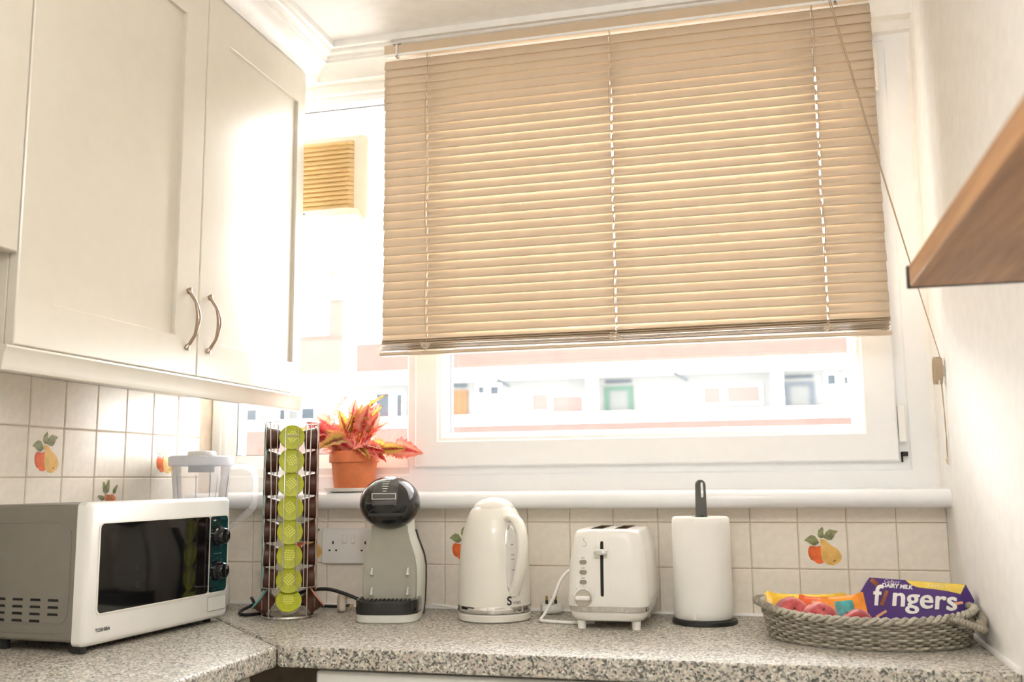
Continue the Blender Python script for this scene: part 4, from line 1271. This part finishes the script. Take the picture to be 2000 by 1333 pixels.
def opening(x0, x1, z0, z1, m, Y=29.3, frame=render_w, fwid=.07):
    f = MB().poly([(x0 - fwid, z0 - fwid), (x1 + fwid, z0 - fwid), (x1 + fwid, z1 + fwid), (x0 - fwid, z1 + fwid)], [[(x0, z0), (x1, z0), (x1, z1), (x0, z1)]], lambda u, v, d: (u, d, v), Y - .10, Y - .001).build('window', frame, fl)
    box('pane', m, x0, x1, Y - .05, Y - .03, z0, z1, f)
def door(x0, x1, z1, m, frame, fan=True):
    f = MB().poly([(x0 - .02, .95), (x1 + .02, .95), (x1 + .02, z1 + .03), (x0 - .02, z1 + .03)], [[(x0 + .12, 1.1), (x1 - .12, 1.1), (x1 - .12, z1 - .1), (x0 + .12, z1 - .1)]], lambda u, v, d: (u, d, v), 29.2, 29.299).build('door', frame, fl)
    box('door_leaf', m, x0 + .12, x1 - .12, 29.24, 29.27, 1.1, z1 - .1, f)
    if fan: box('fanlight', gdark, x0, x1, 29.26, 29.299, z1 + .14, z1 + .26, fl)
odoor = mat('orange_door', (0.1224, 0.0558, 0.0306), .6, spec=0)
door(-8.78, -8.23, 3.32, odoor, odoor)
gframe = mat('green_frame', (0.036, 0.0634, 0.0497), .6, spec=0)
door(-3.47, -2.6, 3.28, pgrey, gframe)
bframe = mat('blue_grey_frame', (0.0449, 0.0517, 0.0605), .6, spec=0)
door(2.23, 3.07, 3.24, pgrey, bframe)
pink = mat('pink_curtain', (0.0972, 0.0718, 0.0659), .7, spec=0)
opening(-7.82, -7.58, 3.21, 3.47, gdark); opening(-7.4, -7.08, 3.16, 3.46, gdark)
opening(-5.94, -5.38, 2.58, 3.15, pink); opening(-5.25, -4.21, 2.49, 3.05, pink)
opening(-.30, .23, 2.65, 3.19, pink); opening(.43, 1.45, 2.67, 3.19, pink)
opening(3.48, 3.74, 3.13, 3.47, gdark); opening(3.96, 4.11, 3.13, 3.4, gdark)
opening(-11.54, -11.01, 2.46, 3.35, gdark); opening(-10.78, -10.53, 2.45, 3.3, gdark)
opening(-14.37, -13.83, 2.41, 2.91, gdark); opening(-16.8, -16.08, 2.46, 2.92, gdark); opening(-15.26, -14.96, 2.34, 2.89, gdark)
opening(-13.56, -12.94, 5.39, 6.43, mat('pale_blue_glass', (0.0663, 0.0711, 0.075), .5, spec=0), 28.13)
box('brick_panel', brick, -16, -12.84, 28.131, 28.25, 5.12, 5.32, fl)
for ax in (-7.03, -1.22):
    MB().tube([(ax, 28.6, 3.67), (ax + .48, 28.6, 3.36)], .045, 8).build('lamp_arm', gdark, fl)
# rooftop shrub
sh = thing('rooftop_shrub', 'pale leafy shrub on the roof edge beyond the left pane', 'shrub', (-13.4, 30, 7.252))
lm = mat('shrub_leaf', (0.071, 0.0682, 0.0355), .8, transl=.3, spec=0)
mb = MB(); rs = random.Random(5)
for i in range(420):
    c = Vector((rs.gauss(0, .75), rs.gauss(0, .3), abs(rs.gauss(.45, .32)) + .12))
    a = Vector((rs.uniform(-1, 1), rs.uniform(-1, 1), rs.uniform(-1, 1))).normalized(); b = a.orthogonal().normalized()
    s_ = rs.uniform(.05, .1)
    mb.add([c - a * s_, c + b * s_ * .5, c + a * s_, c - b * s_ * .5], [(0, 1, 2, 3)])
mb.build('foliage', lm, sh, smooth=0, fix=False)['kind'] = 'stuff'
mb = MB()
for i in range(7):
    x = rs.uniform(-.8, .8)
    mb.tube([(x * .3, 0, 0), (x * .7, rs.uniform(-.1, .1), .4), (x, rs.uniform(-.2, .2), .8)], .02, 5)
mb.build('branches', mat('twig', (.25, .18, .12), .9), sh)
